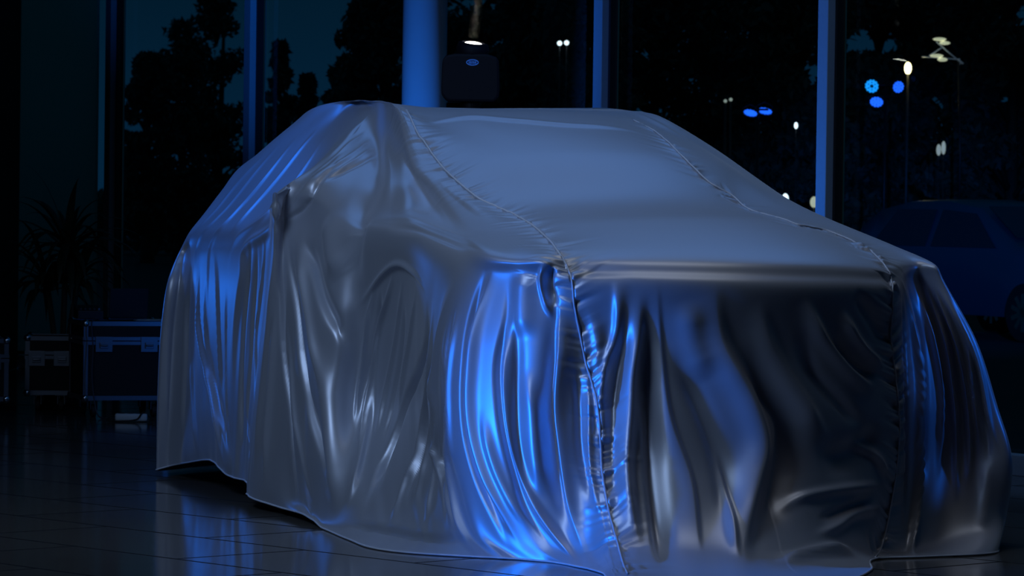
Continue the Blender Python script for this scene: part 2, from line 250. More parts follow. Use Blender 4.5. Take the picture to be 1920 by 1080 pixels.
NET = np.array([
 [(2.5,0.01,1.685),(2.06,0.01,1.655),(1.49,0.055,1.505),(1.02,-0.003,1.299),(0.51,0.032,1.231),(0.02,0.001,1.078),(-0.018,-0.001,1.037),(-0.055,-0.003,0.996),(-0.045,0.023,0.777),(-0.08,0.048,0.562),(-0.15,0.035,0.314),(-0.365,-0.023,0.062),(-0.98,-0.162,0)],
 [(2.5,-0.163,1.685),(2.076,-0.163,1.652),(1.508,-0.123,1.501),(1.041,-0.186,1.294),(0.532,-0.169,1.225),(0.043,-0.215,1.08),(0.005,-0.217,1.04),(-0.032,-0.22,0.999),(-0.027,-0.19,0.78),(-0.072,-0.163,0.56),(-0.158,-0.175,0.315),(-0.39,-0.224,0.068),(-1.034,-0.372,0)],
 [(2.5,-0.327,1.685),(2.121,-0.327,1.642),(1.56,-0.291,1.49),(1.098,-0.358,1.286),(0.593,-0.358,1.212),(0.101,-0.418,1.08),(0.064,-0.421,1.042),(0.027,-0.423,1.003),(0.026,-0.39,0.784),(-0.03,-0.362,0.558),(-0.129,-0.374,0.316),(-0.363,-0.414,0.074),(-0.979,-0.569,0)],
 [(2.5,-0.5,1.685),(2.2,-0.5,1.625),(1.65,-0.47,1.47),(1.2,-0.541,1.272),(0.7,-0.559,1.19),(0.2,-0.634,1.078),(0.165,-0.637,1.042),(0.13,-0.639,1.006),(0.12,-0.603,0.787),(0.05,-0.573,0.555),(-0.06,-0.584,0.318),(-0.28,-0.615,0.08),(-0.809,-0.779,0)],
 [(2.5,-0.53,1.69),(2.22,-0.598,1.668),(1.68,-0.64,1.414),(1.2,-0.633,1.273),(0.75,-0.643,1.18),(0.218,-0.725,1.089),(0.175,-0.726,1.067),(0.192,-0.713,1.026),(0.14,-0.681,0.767),(0.115,-0.697,0.48),(0.022,-0.669,0.227),(-0.145,-0.658,0.041),(-0.377,-0.717,0)],
 [(2.55,-0.54,1.693),(2.24,-0.601,1.673),(1.7,-0.665,1.413),(1.25,-0.664,1.266),(0.85,-0.693,1.183),(0.309,-0.794,1.09),(0.271,-0.8,1.067),(0.296,-0.798,1.023),(0.266,-0.826,0.762),(0.207,-0.833,0.475),(0.125,-0.786,0.23),(-0.013,-0.725,0.049),(-0.18,-0.728,0)],
 [(2.55,-0.55,1.695),(2.26,-0.603,1.677),(1.74,-0.681,1.42),(1.3,-0.69,1.261),(0.95,-0.732,1.181),(0.426,-0.855,1.104),(0.388,-0.869,1.076),(0.416,-0.872,1.025),(0.417,-0.916,0.756),(0.342,-0.916,0.468),(0.229,-0.873,0.223),(0.101,-0.805,0.063),(0.008,-0.762,0)],
 [(2.6,-0.56,1.697),(2.28,-0.604,1.68),(1.78,-0.69,1.426),(1.4,-0.706,1.265),(1.1,-0.755,1.184),(0.665,-0.86,1.129),(0.585,-0.892,1.103),(0.562,-0.916,1.046),(0.589,-0.953,0.749),(0.494,-0.961,0.459),(0.36,-0.935,0.233),(0.256,-0.902,0.076),(0.127,-0.845,0)],
 [(2.6,-0.57,1.7),(2.3,-0.604,1.683),(1.85,-0.689,1.441),(1.5,-0.727,1.281),(1.25,-0.786,1.203),(0.912,-0.88,1.16),(0.828,-0.913,1.128),(0.801,-0.932,1.061),(0.926,-0.91,0.736),(0.941,-0.89,0.431),(0.67,-0.93,0.229),(0.459,-0.972,0.069),(0.263,-0.999,0)],
 [(2.63,-0.57,1.703),(2.35,-0.599,1.686),(1.95,-0.686,1.464),(1.542,-0.78,1.312),(1.319,-0.85,1.228),(1.169,-0.9,1.19),(1.131,-0.916,1.157),(1.132,-0.92,1.096),(1.288,-0.87,0.825),(1.324,-0.86,0.491),(1.056,-0.94,0.221),(0.694,-1.028,0.05),(0.443,-1.154,0)],
 [(2.66,-0.575,1.706),(2.42,-0.59,1.69),(2.145,-0.66,1.488),(1.757,-0.78,1.343),(1.553,-0.86,1.247),(1.396,-0.92,1.196),(1.351,-0.937,1.17),(1.345,-0.94,1.113),(1.502,-0.88,0.818),(1.558,-0.87,0.479),(1.29,-0.97,0.204),(0.934,-1.064,0.05),(0.628,-1.216,0)],
 [(2.7,-0.58,1.71),(2.5,-0.58,1.694),(2.316,-0.65,1.512),(1.994,-0.77,1.376),(1.767,-0.87,1.267),(1.635,-0.93,1.206),(1.593,-0.951,1.178),(1.58,-0.96,1.12),(1.674,-0.93,0.812),(1.684,-0.94,0.472),(1.42,-1.03,0.195),(1.18,-1.101,0.05),(1.023,-1.193,0)],
 [(2.72,-0.585,1.712),(2.6,-0.576,1.699),(2.483,-0.65,1.569),(2.18,-0.77,1.453),(2.022,-0.87,1.353),(1.873,-0.95,1.234),(1.819,-0.973,1.187),(1.777,-0.99,1.117),(1.726,-1.02,0.81),(1.72,-1.04,0.513),(1.638,-1.08,0.243),(1.545,-1.113,0.03),(1.414,-1.153,0)],
 [(2.74,-0.59,1.714),(2.68,-0.569,1.698),(2.503,-0.7,1.564),(2.237,-0.86,1.448),(2.132,-0.99,1.358),(2.136,-1.02,1.305),(2.148,-1.024,1.262),(2.143,-1.03,1.188),(2.011,-1.08,0.887),(2.01,-1.09,0.585),(1.995,-1.1,0.305),(1.964,-1.086,0.07),(1.802,-1.124,0.03)],
 [(2.75,-0.593,1.716),(2.72,-0.565,1.7),(2.479,-0.745,1.549),(2.304,-0.91,1.432),(2.246,-1.055,1.342),(2.244,-1.085,1.304),(2.246,-1.089,1.274),(2.246,-1.09,1.208),(2.214,-1.1,0.881),(2.216,-1.1,0.575),(2.217,-1.11,0.313),(2.189,-1.12,0.085),(2.187,-1.12,0.031)],
 [(2.76,-0.595,1.716),(2.75,-0.565,1.702),(2.52,-0.76,1.541),(2.403,-0.93,1.408),(2.21,-1.1,1.324),(2.155,-1.15,1.308),(2.148,-1.154,1.314),(2.162,-1.15,1.273),(2.281,-1.13,0.879),(2.376,-1.13,0.568),(2.432,-1.14,0.3),(2.461,-1.15,0.109),(2.474,-1.15,0.048)],
 [(2.78,-0.597,1.716),(2.82,-0.566,1.71),(2.719,-0.73,1.53),(2.753,-0.85,1.377),(2.668,-0.99,1.287),(2.789,-0.97,1.255),(2.802,-0.971,1.212),(2.79,-0.98,1.137),(2.714,-1.02,0.845),(2.711,-1.05,0.552),(2.736,-1.07,0.302),(2.715,-1.09,0.112),(2.713,-1.09,0.061)],
 [(2.85,-0.6,1.716),(2.9,-0.565,1.714),(2.872,-0.72,1.523),(2.929,-0.82,1.355),(2.893,-0.92,1.246),(2.968,-0.93,1.181),(3.001,-0.929,1.124),(3.028,-0.93,1.043),(3.047,-0.95,0.789),(3.031,-0.98,0.537),(3.035,-1,0.307),(2.99,-1.02,0.126),(2.952,-1.03,0.078)],
 [(3.1,-0.6,1.715),(3.069,-0.6,1.699),(3.249,-0.7,1.52),(3.312,-0.82,1.325),(3.279,-0.93,1.167),(3.306,-0.95,1.08),(3.314,-0.96,1.008),(3.321,-0.968,0.921),(3.345,-0.978,0.709),(3.315,-0.998,0.477),(3.252,-1.019,0.27),(3.191,-1.039,0.123),(3.189,-1.039,0.082)],
 [(3.4,-0.6,1.7),(3.396,-0.62,1.655),(3.547,-0.72,1.476),(3.628,-0.83,1.291),(3.618,-0.93,1.152),(3.674,-0.95,1.067),(3.697,-0.958,0.998),(3.713,-0.965,0.911),(3.721,-0.974,0.696),(3.7,-0.985,0.458),(3.626,-1.006,0.295),(3.564,-1.017,0.161),(3.544,-1.017,0.124)],
 [(3.7,-0.58,1.66),(3.777,-0.64,1.587),(3.908,-0.73,1.422),(3.956,-0.83,1.258),(3.962,-0.92,1.143),(4.04,-0.94,1.055),(4.077,-0.945,0.987),(4.109,-0.949,0.902),(4.15,-0.956,0.681),(4.135,-0.967,0.436),(4.096,-0.98,0.243),(4.064,-0.993,0.118),(4.061,-0.993,0.079)],
 [(3.95,-0.56,1.58),(4.134,-0.66,1.491),(4.188,-0.74,1.369),(4.224,-0.83,1.233),(4.28,-0.9,1.135),(4.371,-0.92,1.045),(4.347,-0.944,0.979),(4.313,-0.967,0.897),(4.318,-0.989,0.675),(4.321,-1,0.427),(4.322,-1.005,0.229),(4.322,-1.006,0.086),(4.322,-1.006,0.046)],
 [(4.1,-0.5,1.52),(4.379,-0.66,1.426),(4.42,-0.735,1.32),(4.42,-0.821,1.214),(4.42,-0.897,1.119),(4.4,-0.948,1.034),(4.361,-0.98,0.974),(4.325,-1.01,0.897),(4.332,-1.039,0.674),(4.335,-1.053,0.427),(4.336,-1.06,0.229),(4.337,-1.063,0.076),(4.337,-1.063,0.029)],
 [(4,-0.28,1.6),(4.3,-0.35,1.5),(4.5,-0.385,1.36),(4.62,-0.42,1.22),(4.7,-0.455,1.1),(4.73,-0.472,1),(4.741,-0.482,0.931),(4.75,-0.49,0.85),(4.77,-0.49,0.65),(4.79,-0.507,0.42),(4.8,-0.525,0.2),(4.82,-0.525,0.05),(4.83,-0.525,0.02)],
 [(4,0,1.6),(4.3,0,1.5),(4.5,0,1.36),(4.62,0,1.22),(4.7,0,1.1),(4.73,0,1),(4.741,0,0.931),(4.75,0,0.85),(4.77,0,0.65),(4.79,0,0.42),(4.8,0,0.2),(4.82,0,0.05),(4.83,0,0.02)],
 [(4,0.28,1.6),(4.3,0.35,1.5),(4.5,0.385,1.36),(4.62,0.42,1.22),(4.7,0.455,1.1),(4.73,0.472,1),(4.741,0.482,0.931),(4.75,0.49,0.85),(4.77,0.49,0.65),(4.79,0.507,0.42),(4.8,0.525,0.2),(4.82,0.525,0.05),(4.83,0.525,0.02)],
 [(4.1,0.5,1.52),(4.379,0.66,1.426),(4.42,0.735,1.32),(4.42,0.821,1.214),(4.42,0.897,1.119),(4.4,0.948,1.034),(4.361,0.98,0.974),(4.325,1.01,0.897),(4.332,1.039,0.674),(4.335,1.053,0.427),(4.336,1.06,0.229),(4.337,1.063,0.076),(4.337,1.063,0.029)],
 [(3.7,0.58,1.66),(3.777,0.64,1.587),(3.908,0.73,1.422),(3.956,0.83,1.258),(3.962,0.92,1.143),(4.04,0.94,1.055),(4.077,0.945,0.987),(4.109,0.949,0.902),(4.15,0.956,0.681),(4.135,0.967,0.436),(4.096,0.98,0.243),(4.064,0.993,0.118),(4.061,0.993,0.079)],
 [(3.1,0.6,1.715),(3.069,0.6,1.699),(3.249,0.7,1.52),(3.312,0.82,1.325),(3.279,0.93,1.167),(3.306,0.95,1.08),(3.314,0.96,1.008),(3.321,0.968,0.921),(3.345,0.978,0.709),(3.315,0.998,0.477),(3.252,1.019,0.27),(3.191,1.039,0.123),(3.189,1.039,0.082)],
 [(2.6,0.6,1.69),(2.42,0.62,1.665),(2.34,0.8,1.54),(2.26,0.97,1.405),(2.2,1.1,1.29),(2.18,1.13,1.25),(2.179,1.137,1.213),(2.18,1.14,1.15),(2.18,1.14,0.9),(2.18,1.15,0.6),(2.18,1.16,0.35),(2.18,1.17,0.08),(2.18,1.18,0.03)],
 [(2.55,0.6,1.69),(2.34,0.62,1.66),(2.15,0.78,1.53),(1.95,0.92,1.38),(1.75,1.02,1.25),(1.6,1.03,1.16),(1.569,1.029,1.115),(1.55,1.03,1.05),(1.5,1.05,0.8),(1.5,1.1,0.55),(1.5,1.14,0.3),(1.5,1.18,0.05),(1.5,1.22,0)],
 [(2.5,0.59,1.688),(2.28,0.6,1.65),(1.98,0.74,1.5),(1.65,0.86,1.34),(1.25,0.93,1.2),(1,0.95,1.12),(0.959,0.956,1.079),(0.95,0.97,1.02),(0.95,1.05,0.8),(0.95,1.13,0.55),(0.95,1.2,0.3),(0.95,1.24,0.05),(0.95,1.26,0)],
 [(2.5,0.57,1.687),(2.25,0.57,1.64),(1.85,0.68,1.48),(1.42,0.79,1.31),(0.628,0.88,1.14),(0.346,0.912,1.077),(0.313,0.919,1.059),(0.308,0.937,1.019),(0.25,1.054,0.782),(0.215,1.126,0.541),(0.163,1.164,0.341),(0.195,1.166,0.126),(-0.016,1.013,0)],
 [(2.5,0.55,1.687),(2.22,0.55,1.635),(1.75,0.64,1.475),(1.3,0.7,1.295),(0.643,0.78,1.155),(0.377,0.849,1.082),(0.359,0.86,1.06),(0.369,0.868,1.018),(0.322,0.912,0.779),(0.301,0.955,0.537),(0.297,0.964,0.334),(0.13,0.833,0.036),(-0.117,0.684,0)],
 [(2.5,0.52,1.685),(2.2,0.52,1.625),(1.65,0.58,1.47),(1.2,0.536,1.286),(0.7,0.624,1.2),(0.18,0.636,1.058),(0.15,0.634,1.022),(0.12,0.633,0.986),(0.13,0.648,0.767),(0.11,0.668,0.569),(0.1,0.654,0.311),(0.03,0.57,0.044),(-0.151,0.455,0)],
 [(2.5,0.357,1.685),(2.125,0.357,1.641),(1.564,0.412,1.489),(1.103,0.363,1.294),(0.598,0.435,1.218),(0.092,0.433,1.067),(0.058,0.431,1.028),(0.025,0.429,0.989),(0.037,0.448,0.77),(0.014,0.469,0.567),(-0.017,0.456,0.312),(-0.149,0.38,0.05),(-0.525,0.257,0)],
 [(2.5,0.183,1.685),(2.076,0.183,1.652),(1.508,0.234,1.501),(1.041,0.18,1.299),(0.532,0.234,1.229),(0.036,0.217,1.074),(0,0.215,1.033),(-0.036,0.213,0.993),(-0.024,0.235,0.774),(-0.051,0.258,0.564),(-0.103,0.246,0.313),(-0.285,0.179,0.056),(-0.811,0.048,0)]])
STROKES = [  # height, width on either side, path as (rib, ring)
 (0.0104,0.022,0.03,[(12.92,1.54),(13.12,3.46),(13.62,6.62),(15.17,7.54)]),
 (0.013,0.022,0.03,[(16.83,1.42),(14.33,3.04),(14.75,7.12),(17.71,4.92),(17.92,6.83),(18.0,8.0),(17.88,9.46),(17.75,11.12)]),
 (0.0078,0.018,0.02,[(17.46,1.5),(17.29,2.5),(17.54,3.71),(18.42,4.42),(18.5,6.67)]),
 (0.0078,0.018,0.02,[(18.08,1.54),(18.12,2.42),(18.46,3.25),(18.96,4.33)]),
 (0.0091,0.02,0.02,[(18.96,1.42),(18.96,2.46),(19.29,3.42),(19.58,4.58),(19.33,7.38),(19.33,8.21)]),
 (0.0065,0.018,0.02,[(19.62,1.38),(19.88,2.38),(20.21,3.5),(20.42,4.5),(20.08,7.12)]),
 (0.0065,0.016,0.02,[(20.08,1.5),(20.67,2.29),(20.96,3.5),(21.33,4.46)]),
 (-0.0115,0.012,0.012,[(12.88,3.0),(13.0,5.96),(14.04,7.25)]),
 (-0.0138,0.014,0.014,[(17.71,4.33),(17.67,7.04),(17.62,8.29),(17.5,9.71),(17.25,11.04)]),
 (0.0207,0.03,0.03,[(21.5,4.38),(21.54,6.75),(21.46,8.0),(21.33,9.25),(21.29,11.04)]),
 (-0.023,0.016,0.03,[(20.46,5.46),(20.46,7.38),(20.38,8.42),(20.42,9.46),(20.38,11.33)]),
 (0.0207,0.03,0.012,[(20.04,5.08),(19.75,7.38),(19.42,8.29),(18.88,9.25),(18.5,10.29),(18.12,11.5)]),
 (-0.0207,0.012,0.03,[(19.54,6.17),(19.38,7.79),(19.04,8.71),(18.58,9.62),(17.92,10.71)]),
 (0.0138,0.02,0.02,[(20.0,8.21),(19.79,9.25),(19.62,10.42),(19.54,11.75)]),
 (0.0138,0.012,0.02,[(19.33,5.12),(18.83,7.38),(18.58,8.58),(18.29,9.67)]),
 (-0.0115,0.01,0.01,[(18.5,6.67),(18.38,7.96),(18.21,9.21),(18.0,10.42)]),
 (-0.0138,0.012,0.012,[(17.54,4.83),(17.38,7.42),(17.29,8.58),(17.12,9.79),(16.0,10.79)]),
 (0.0115,0.01,0.01,[(17.33,4.83),(17.08,7.54),(17.0,8.46),(16.21,9.75)]),
 (0.008,0.025,0.016,[(13.08,1.42),(13.88,2.21),(14.12,3.0)]),
 (0.008,0.012,0.012,[(12.0,1.75),(12.96,2.46),(13.58,3.12),(13.62,3.62)]),
 (0.009,0.012,0.012,[(11.71,2.04),(12.58,2.83),(12.88,3.29),(13.08,3.71)]),
 (0.007,0.01,0.01,[(11.54,2.29),(12.42,3.12),(12.62,3.5),(12.83,3.79)]),
 (-0.01,0.012,0.016,[(11.25,2.33),(12.25,3.29),(12.58,3.71),(12.88,4.04)]),
 (0.0168,0.012,0.03,[(14.79,7.38),(15.0,7.88),(15.0,8.54),(14.96,9.67),(14.96,10.92)]),
 (-0.0224,0.012,0.02,[(14.04,7.25),(14.04,7.75),(13.96,8.71),(13.33,9.96),(13.12,11.33)]),
 (0.0196,0.016,0.022,[(14.54,8.0),(14.5,9.0),(14.5,10.0),(14.5,11.0)]),
 (-0.0308,0.016,0.03,[(13.71,7.17),(13.62,7.62),(13.21,8.33),(12.71,9.17),(12.17,9.88),(11.75,10.46)]),
 (0.0168,0.016,0.016,[(13.88,8.29),(13.29,9.17),(12.79,10.12),(12.42,10.83)]),
 (0.0252,0.02,0.03,[(13.25,7.21),(13.0,7.75),(12.62,8.33),(12.17,9.04)]),
 (-0.0308,0.02,0.035,[(13.04,7.21),(12.71,7.54),(12.42,7.83),(11.96,8.12),(11.33,8.38)]),
 (0.028,0.05,0.05,[(12.38,8.38),(12.08,9.17),(11.79,10.04),(11.5,10.75)]),
 (0.028,0.05,0.07,[(12.46,5.75),(12.29,7.12),(11.92,7.5)]),
 (-0.0306,0.05,0.05,[(11.54,3.67),(11.29,6.17),(11.54,7.5),(11.62,7.92)]),
 (0.024,0.05,0.05,[(10.88,1.54),(10.17,2.21),(10.21,3.46),(10.46,4.46)]),
 (-0.0153,0.04,0.05,[(8.46,2.38),(8.42,3.12),(9.25,3.96)]),
 (0.0175,0.008,0.014,[(10.54,7.58),(10.83,8.0),(10.96,8.62),(11.12,9.29)]),
 (0.0197,0.008,0.014,[(9.71,7.38),(10.04,7.75),(10.46,8.25),(10.67,8.88),(11.0,9.79)]),
 (-0.0131,0.012,0.012,[(10.25,7.62),(10.58,8.25),(10.79,8.88)]),
 (0.0109,0.012,0.012,[(9.29,7.46),(9.58,8.12),(9.96,8.75),(10.38,9.46)]),
 (-0.0153,0.014,0.014,[(9.17,7.75),(9.33,8.33),(9.67,8.88),(10.04,9.54)]),
 (0.0131,0.01,0.014,[(8.67,7.5),(8.83,8.08),(9.12,8.62),(9.5,9.21)]),
 (-0.0328,0.016,0.03,[(8.12,7.5),(8.12,7.96),(8.58,8.5),(9.25,9.12),(9.83,9.62),(10.33,10.12),(10.92,10.75)]),
 (0.0218,0.03,0.014,[(10.5,8.62),(10.62,9.25),(11.0,10.0),(11.42,10.75)]),
 (0.0153,0.012,0.012,[(11.42,7.92),(9.79,7.33),(8.79,7.33),(8.21,7.46)]),
 (0.02,0.014,0.02,[(7.88,7.46),(7.83,8.17),(8.25,8.92),(8.79,9.75),(9.54,10.46),(9.92,11.0)]),
 (0.018,0.014,0.02,[(7.5,7.92),(7.67,8.67),(8.46,9.71),(8.96,10.54)]),
 (-0.016,0.014,0.014,[(7.71,8.04),(8.0,8.71),(8.58,9.62),(9.21,10.46)]),
 (0.014,0.014,0.014,[(7.54,8.17),(7.62,8.96),(8.17,9.75),(8.58,10.54),(8.83,11.0)]),
 (-0.022,0.014,0.02,[(7.29,7.92),(7.29,8.58),(7.88,9.71),(8.04,10.42),(7.92,11.0)]),
 (0.02,0.014,0.02,[(7.12,8.88),(7.54,9.67),(7.67,10.5),(7.67,11.38)]),
 (0.022,0.03,0.016,[(6.79,6.96),(7.21,7.5),(7.42,8.04),(7.62,8.75),(7.92,9.5),(7.92,10.5),(7.75,11.62)]),
 (-0.016,0.012,0.02,[(6.83,7.46),(7.04,7.92),(7.21,8.58),(7.42,9.38)]),
 (0.016,0.014,0.02,[(6.71,7.46),(6.71,7.96),(6.96,8.58),(7.12,9.17),(7.29,9.83)]),
 (-0.03,0.014,0.02,[(5.75,6.54),(6.0,7.17),(6.12,7.62),(6.21,8.21),(6.46,9.0),(6.5,9.71),(6.42,10.46),(6.62,11.42)]),
 (0.026,0.012,0.03,[(5.58,6.5),(5.79,7.29),(5.92,7.67),(6.0,8.25),(6.17,8.92),(6.21,9.67),(6.17,10.42),(6.25,11.33)]),
 (0.02,0.04,0.05,[(4.67,6.42),(4.71,7.46),(4.79,7.92)]),
 (-0.022,0.012,0.03,[(5.17,7.04),(5.12,7.62),(5.29,8.21),(5.29,8.83),(5.29,9.58),(5.33,10.33),(5.17,11.12)]),
 (0.022,0.01,0.018,[(5.12,7.42),(5.12,8.0),(5.12,8.58),(5.12,9.38),(5.04,10.12),(4.79,10.96),(4.58,11.79)]),
 (-0.02,0.014,0.03,[(4.88,7.42),(4.88,8.0),(4.88,8.71),(5.0,9.58),(4.96,10.25)]),
 (0.014,0.02,0.02,[(5.75,8.75),(5.75,9.46),(5.67,10.0),(5.58,10.71)]),
 (0.02,0.03,0.03,[(4.67,8.25),(4.5,8.83),(4.58,9.42),(4.75,10.08)]),
 (-0.03,0.014,0.014,[(3.46,5.46),(3.92,7.0),(4.0,7.29),(3.83,7.5)]),
 (0.02,0.01,0.012,[(4.04,5.92),(4.17,7.08),(4.17,7.42),(4.08,7.67)]),
 (-0.034,0.035,0.008,[(3.71,7.33),(4.08,7.83),(4.12,8.42),(4.08,9.12),(4.25,9.96),(4.33,10.83)]),
 (0.035,0.01,0.045,[(3.5,7.33),(3.92,7.83),(4.04,8.42),(3.96,9.21),(4.08,10.08),(4.17,11.0)]),
 (-0.016,0.016,0.016,[(3.25,8.12),(3.38,8.88),(3.5,9.58),(3.46,10.38)]),
 (0.014,0.012,0.012,[(3.0,8.33),(3.12,8.96),(3.25,9.71),(3.29,10.58)]),
 (0.02,0.02,0.03,[(2.79,7.38),(2.71,8.0),(2.88,8.83),(2.88,9.79)]),
 (0.024,0.016,0.03,[(2.29,6.67),(2.38,7.75),(2.71,8.5),(2.92,9.12)]),
 (-0.02,0.03,0.02,[(2.21,7.12),(2.33,8.0),(2.71,9.0),(2.79,9.79),(2.79,10.62)]),
 (0.04,0.035,0.02,[(2.0,7.12),(2.12,7.96),(2.38,8.83),(2.58,10.0),(2.62,11.04)]),
 (-0.04,0.018,0.045,[(1.79,7.12),(1.96,7.96),(2.17,8.83),(2.21,9.75),(2.25,10.62),(2.33,11.33)]),
 (0.016,0.06,0.012,[(1.67,6.58),(1.75,7.96),(1.83,9.08),(1.54,10.08),(1.62,11.08)]),
 (0.02,0.05,0.05,[(1.17,7.29),(1.17,7.96),(1.04,8.62)]),
 (-0.022,0.03,0.05,[(1.54,8.04),(1.33,8.83),(1.0,9.75),(0.92,10.67)]),
 (0.05,0.07,0.03,[(0.71,6.75),(0.67,7.96),(0.33,8.92),(0.17,9.67),(0.58,10.54),(0.88,11.21)]),
 (-0.045,0.03,0.07,[(0.33,7.92),(0.04,8.79),(-0.25,9.29),(-0.12,10.0),(0.29,10.75)]),
 (0.016,0.02,0.012,[(1.04,9.54),(0.92,10.25),(0.92,11.12)]),
 (0.024,0.05,0.03,[(36.96,7.29),(36.83,7.92),(36.42,8.75),(36.0,9.33),(35.71,9.62)]),
 (0.03,0.04,0.02,[(36.08,7.25),(35.67,7.92),(35.12,8.54),(34.54,8.79)]),
 (-0.026,0.03,0.03,[(36.17,7.75),(35.96,8.46),(35.33,9.12),(34.83,9.38)]),
 (0.026,0.03,0.018,[(35.33,7.42),(34.83,8.0),(34.29,8.38)]),
 (-0.02,0.02,0.02,[(35.5,7.75),(35.08,8.29),(34.54,8.58)]),
 (-0.02,0.03,0.03,[(35.0,7.12),(34.5,7.58),(34.12,7.92)]),
 (-0.03,0.06,0.05,[(36.08,9.79),(35.21,9.71),(34.46,9.38)]),
 (0.016,0.02,0.016,[(0.0,10.46),(-0.54,10.29),(-1.38,10.21),(-2.75,10.17)]),
 (0.018,0.02,0.016,[(36.21,10.79),(35.62,10.67),(35.08,10.5),(34.21,10.46)]),
 (-0.016,0.016,0.016,[(36.08,10.58),(35.46,10.46),(34.54,10.33)]),
 (0.03,0.03,0.02,[(0.25,11.17),(-0.38,11.08),(-1.25,11.0),(-1.88,11.04)]),
 (0.02,0.02,0.02,[(35.21,9.58),(34.67,9.75),(34.25,10.12)]),
 (-0.024,0.011,0.01,[(33.67,6.83),(33.67,7.79),(33.83,8.92),(33.75,10.04),(33.58,10.83)]),
 (0.041,0.013,0.01,[(33.75,6.29),(33.5,7.46),(33.5,8.33),(33.62,9.42),(33.5,10.46),(33.21,12.0)]),
 (-0.031,0.01,0.016,[(33.46,7.0),(33.25,7.58),(33.29,8.42),(33.38,9.42),(33.33,10.38)]),
 (0.027,0.013,0.008,[(33.08,7.08),(33.04,7.79),(33.04,8.58),(33.12,9.42),(33.12,10.25)]),
 (-0.021,0.01,0.01,[(32.92,7.12),(32.88,7.88),(32.96,8.83),(32.96,10.0)]),
 (0.028,0.013,0.008,[(32.75,7.08),(32.71,8.0),(32.79,8.83),(32.83,9.88),(32.79,10.58)]),
 (-0.02,0.008,0.008,[(32.67,7.17),(32.62,8.08),(32.71,9.0),(32.75,10.08)]),
 (0.027,0.011,0.008,[(32.54,7.08),(32.5,7.96),(32.54,8.75),(32.62,9.71),(32.67,10.42)]),
 (-0.017,0.006,0.006,[(32.46,7.17),(32.46,8.08),(32.54,8.92),(32.58,9.92)]),
 (0.024,0.011,0.008,[(32.38,7.0),(32.29,8.0),(32.42,8.71),(32.54,10.0)]),
 (0.02,0.011,0.008,[(32.25,7.0),(32.21,8.25),(32.29,9.42),(32.25,10.0)]),
 (-0.02,0.01,0.01,[(32.33,7.04),(32.29,8.21),(32.38,9.29),(32.42,10.17)]),
 (0.01,0.024,0.024,[(32.42,10.0),(32.42,10.54),(32.42,11.17)]),
 (0.01,0.02,0.04,[(3.71,1.17),(2.29,1.04),(1.33,1.25),(0.29,1.42),(-1.0,1.46),(-1.88,1.54)]),
 (0.007,0.016,0.03,[(10.75,4.67),(9.04,4.38),(7.58,4.54),(6.46,4.75),(5.54,5.75)]),
 (-0.012,0.02,0.02,[(10.17,5.54),(8.62,5.21),(7.42,5.5),(6.54,6.0)]),
 (-0.03,0.02,0.02,[(11.46,11.17),(10.08,11.04),(8.67,11.12),(7.62,11.33)])]
SEAM_NEAR = [(3.5, 0.71), (3.79, 1.38), (3.75, 1.62), (3.71, 2.12), (3.62, 2.54), (3.46, 2.83), (3.04, 3.04), (2.88, 3.29), (3.04, 3.92), (3.08, 4.42), (3.12, 4.83), (3.04, 5.62), (3.0, 7.04), (3.04, 7.46), (3.0, 7.92), (3.0, 8.33), (2.96, 8.83), (2.96, 9.29), (3.0, 9.92), (3.0, 10.42), (2.96, 10.96), (2.96, 11.67)]
SEAM_FAR = [(34.62, 0.92), (34.75, 1.33), (35.04, 1.67), (35.25, 2.08), (34.88, 2.54), (34.29, 2.83), (34.54, 3.42), (34.88, 4.0), (34.17, 4.08), (33.88, 4.25), (33.83, 4.54), (33.96, 4.88), (33.96, 5.96), (34.0, 7.25), (34.04, 7.75), (34.04, 8.29), (34.04, 8.92), (34.0, 9.38), (34.0, 9.92), (34.0, 10.42), (34.0, 10.83), (34.04, 11.92)]

# ------------------------------------------------------------------ the covered car
CA, CX, CY = .353, .86, 13.57           # heading and nose of the car on the floor
def to_world(P):
    s, c = math.sin(CA), math.cos(CA)
    return np.stack([CX-P[..., 0]*s+P[..., 1]*c, CY+P[..., 0]*c+P[..., 1]*s, P[..., 2]], -1)
R, NV = NET.shape[:2]
dens = []
for i in range(R): dens.append(10 if 23 <= i <= 29 else (40 if i <= 12 or i >= 31 else 28))
us = np.concatenate([i+np.arange(d)/d for i, d in enumerate(dens)])
vd = [12, 56, 50, 44, 44, 22, 20, 56, 60, 56, 46, 20]
vs = np.concatenate([j+np.arange(d)/d for j, d in enumerate(vd)]+[[NV-1.]])
P = to_world(eval_net(NET, us, vs)); nu, nv = len(us), len(vs)
def normals(P):
    du = np.roll(P, -1, 0)-np.roll(P, 1, 0); dv = np.gradient(P, axis=1)
    n = np.cross(du, dv); n /= np.linalg.norm(n, axis=-1)[..., None]+1e-12
    return n
N = normals(P)
cen = to_world(np.array([2.3, 0, .6]))
if ((P-cen)*N).sum(-1).mean() < 0: N = -N; flip = True
else: flip = False
Pf, Nf = P.reshape(-1, 3), N.reshape(-1, 3)
disp = np.zeros(len(Pf))
def on_cloth(path, k=9):
    p = np.array(path, float); q = np.concatenate([[2*p[0]-p[1]], p, [2*p[-1]-p[-2]]]); out = []
    for i in range(len(p)-1):
        for j in range(k): out.append(cr(q[i], q[i+1], q[i+2], q[i+3], j/k))
    out.append(p[-1]); q = np.array(out); q[:, 1] = np.clip(q[:, 1], 0, NV-1)
    pts = np.array([eval_net(NET, np.array([u % R]), np.array([v]))[0, 0] for u, v in q])
    return to_world(pts)
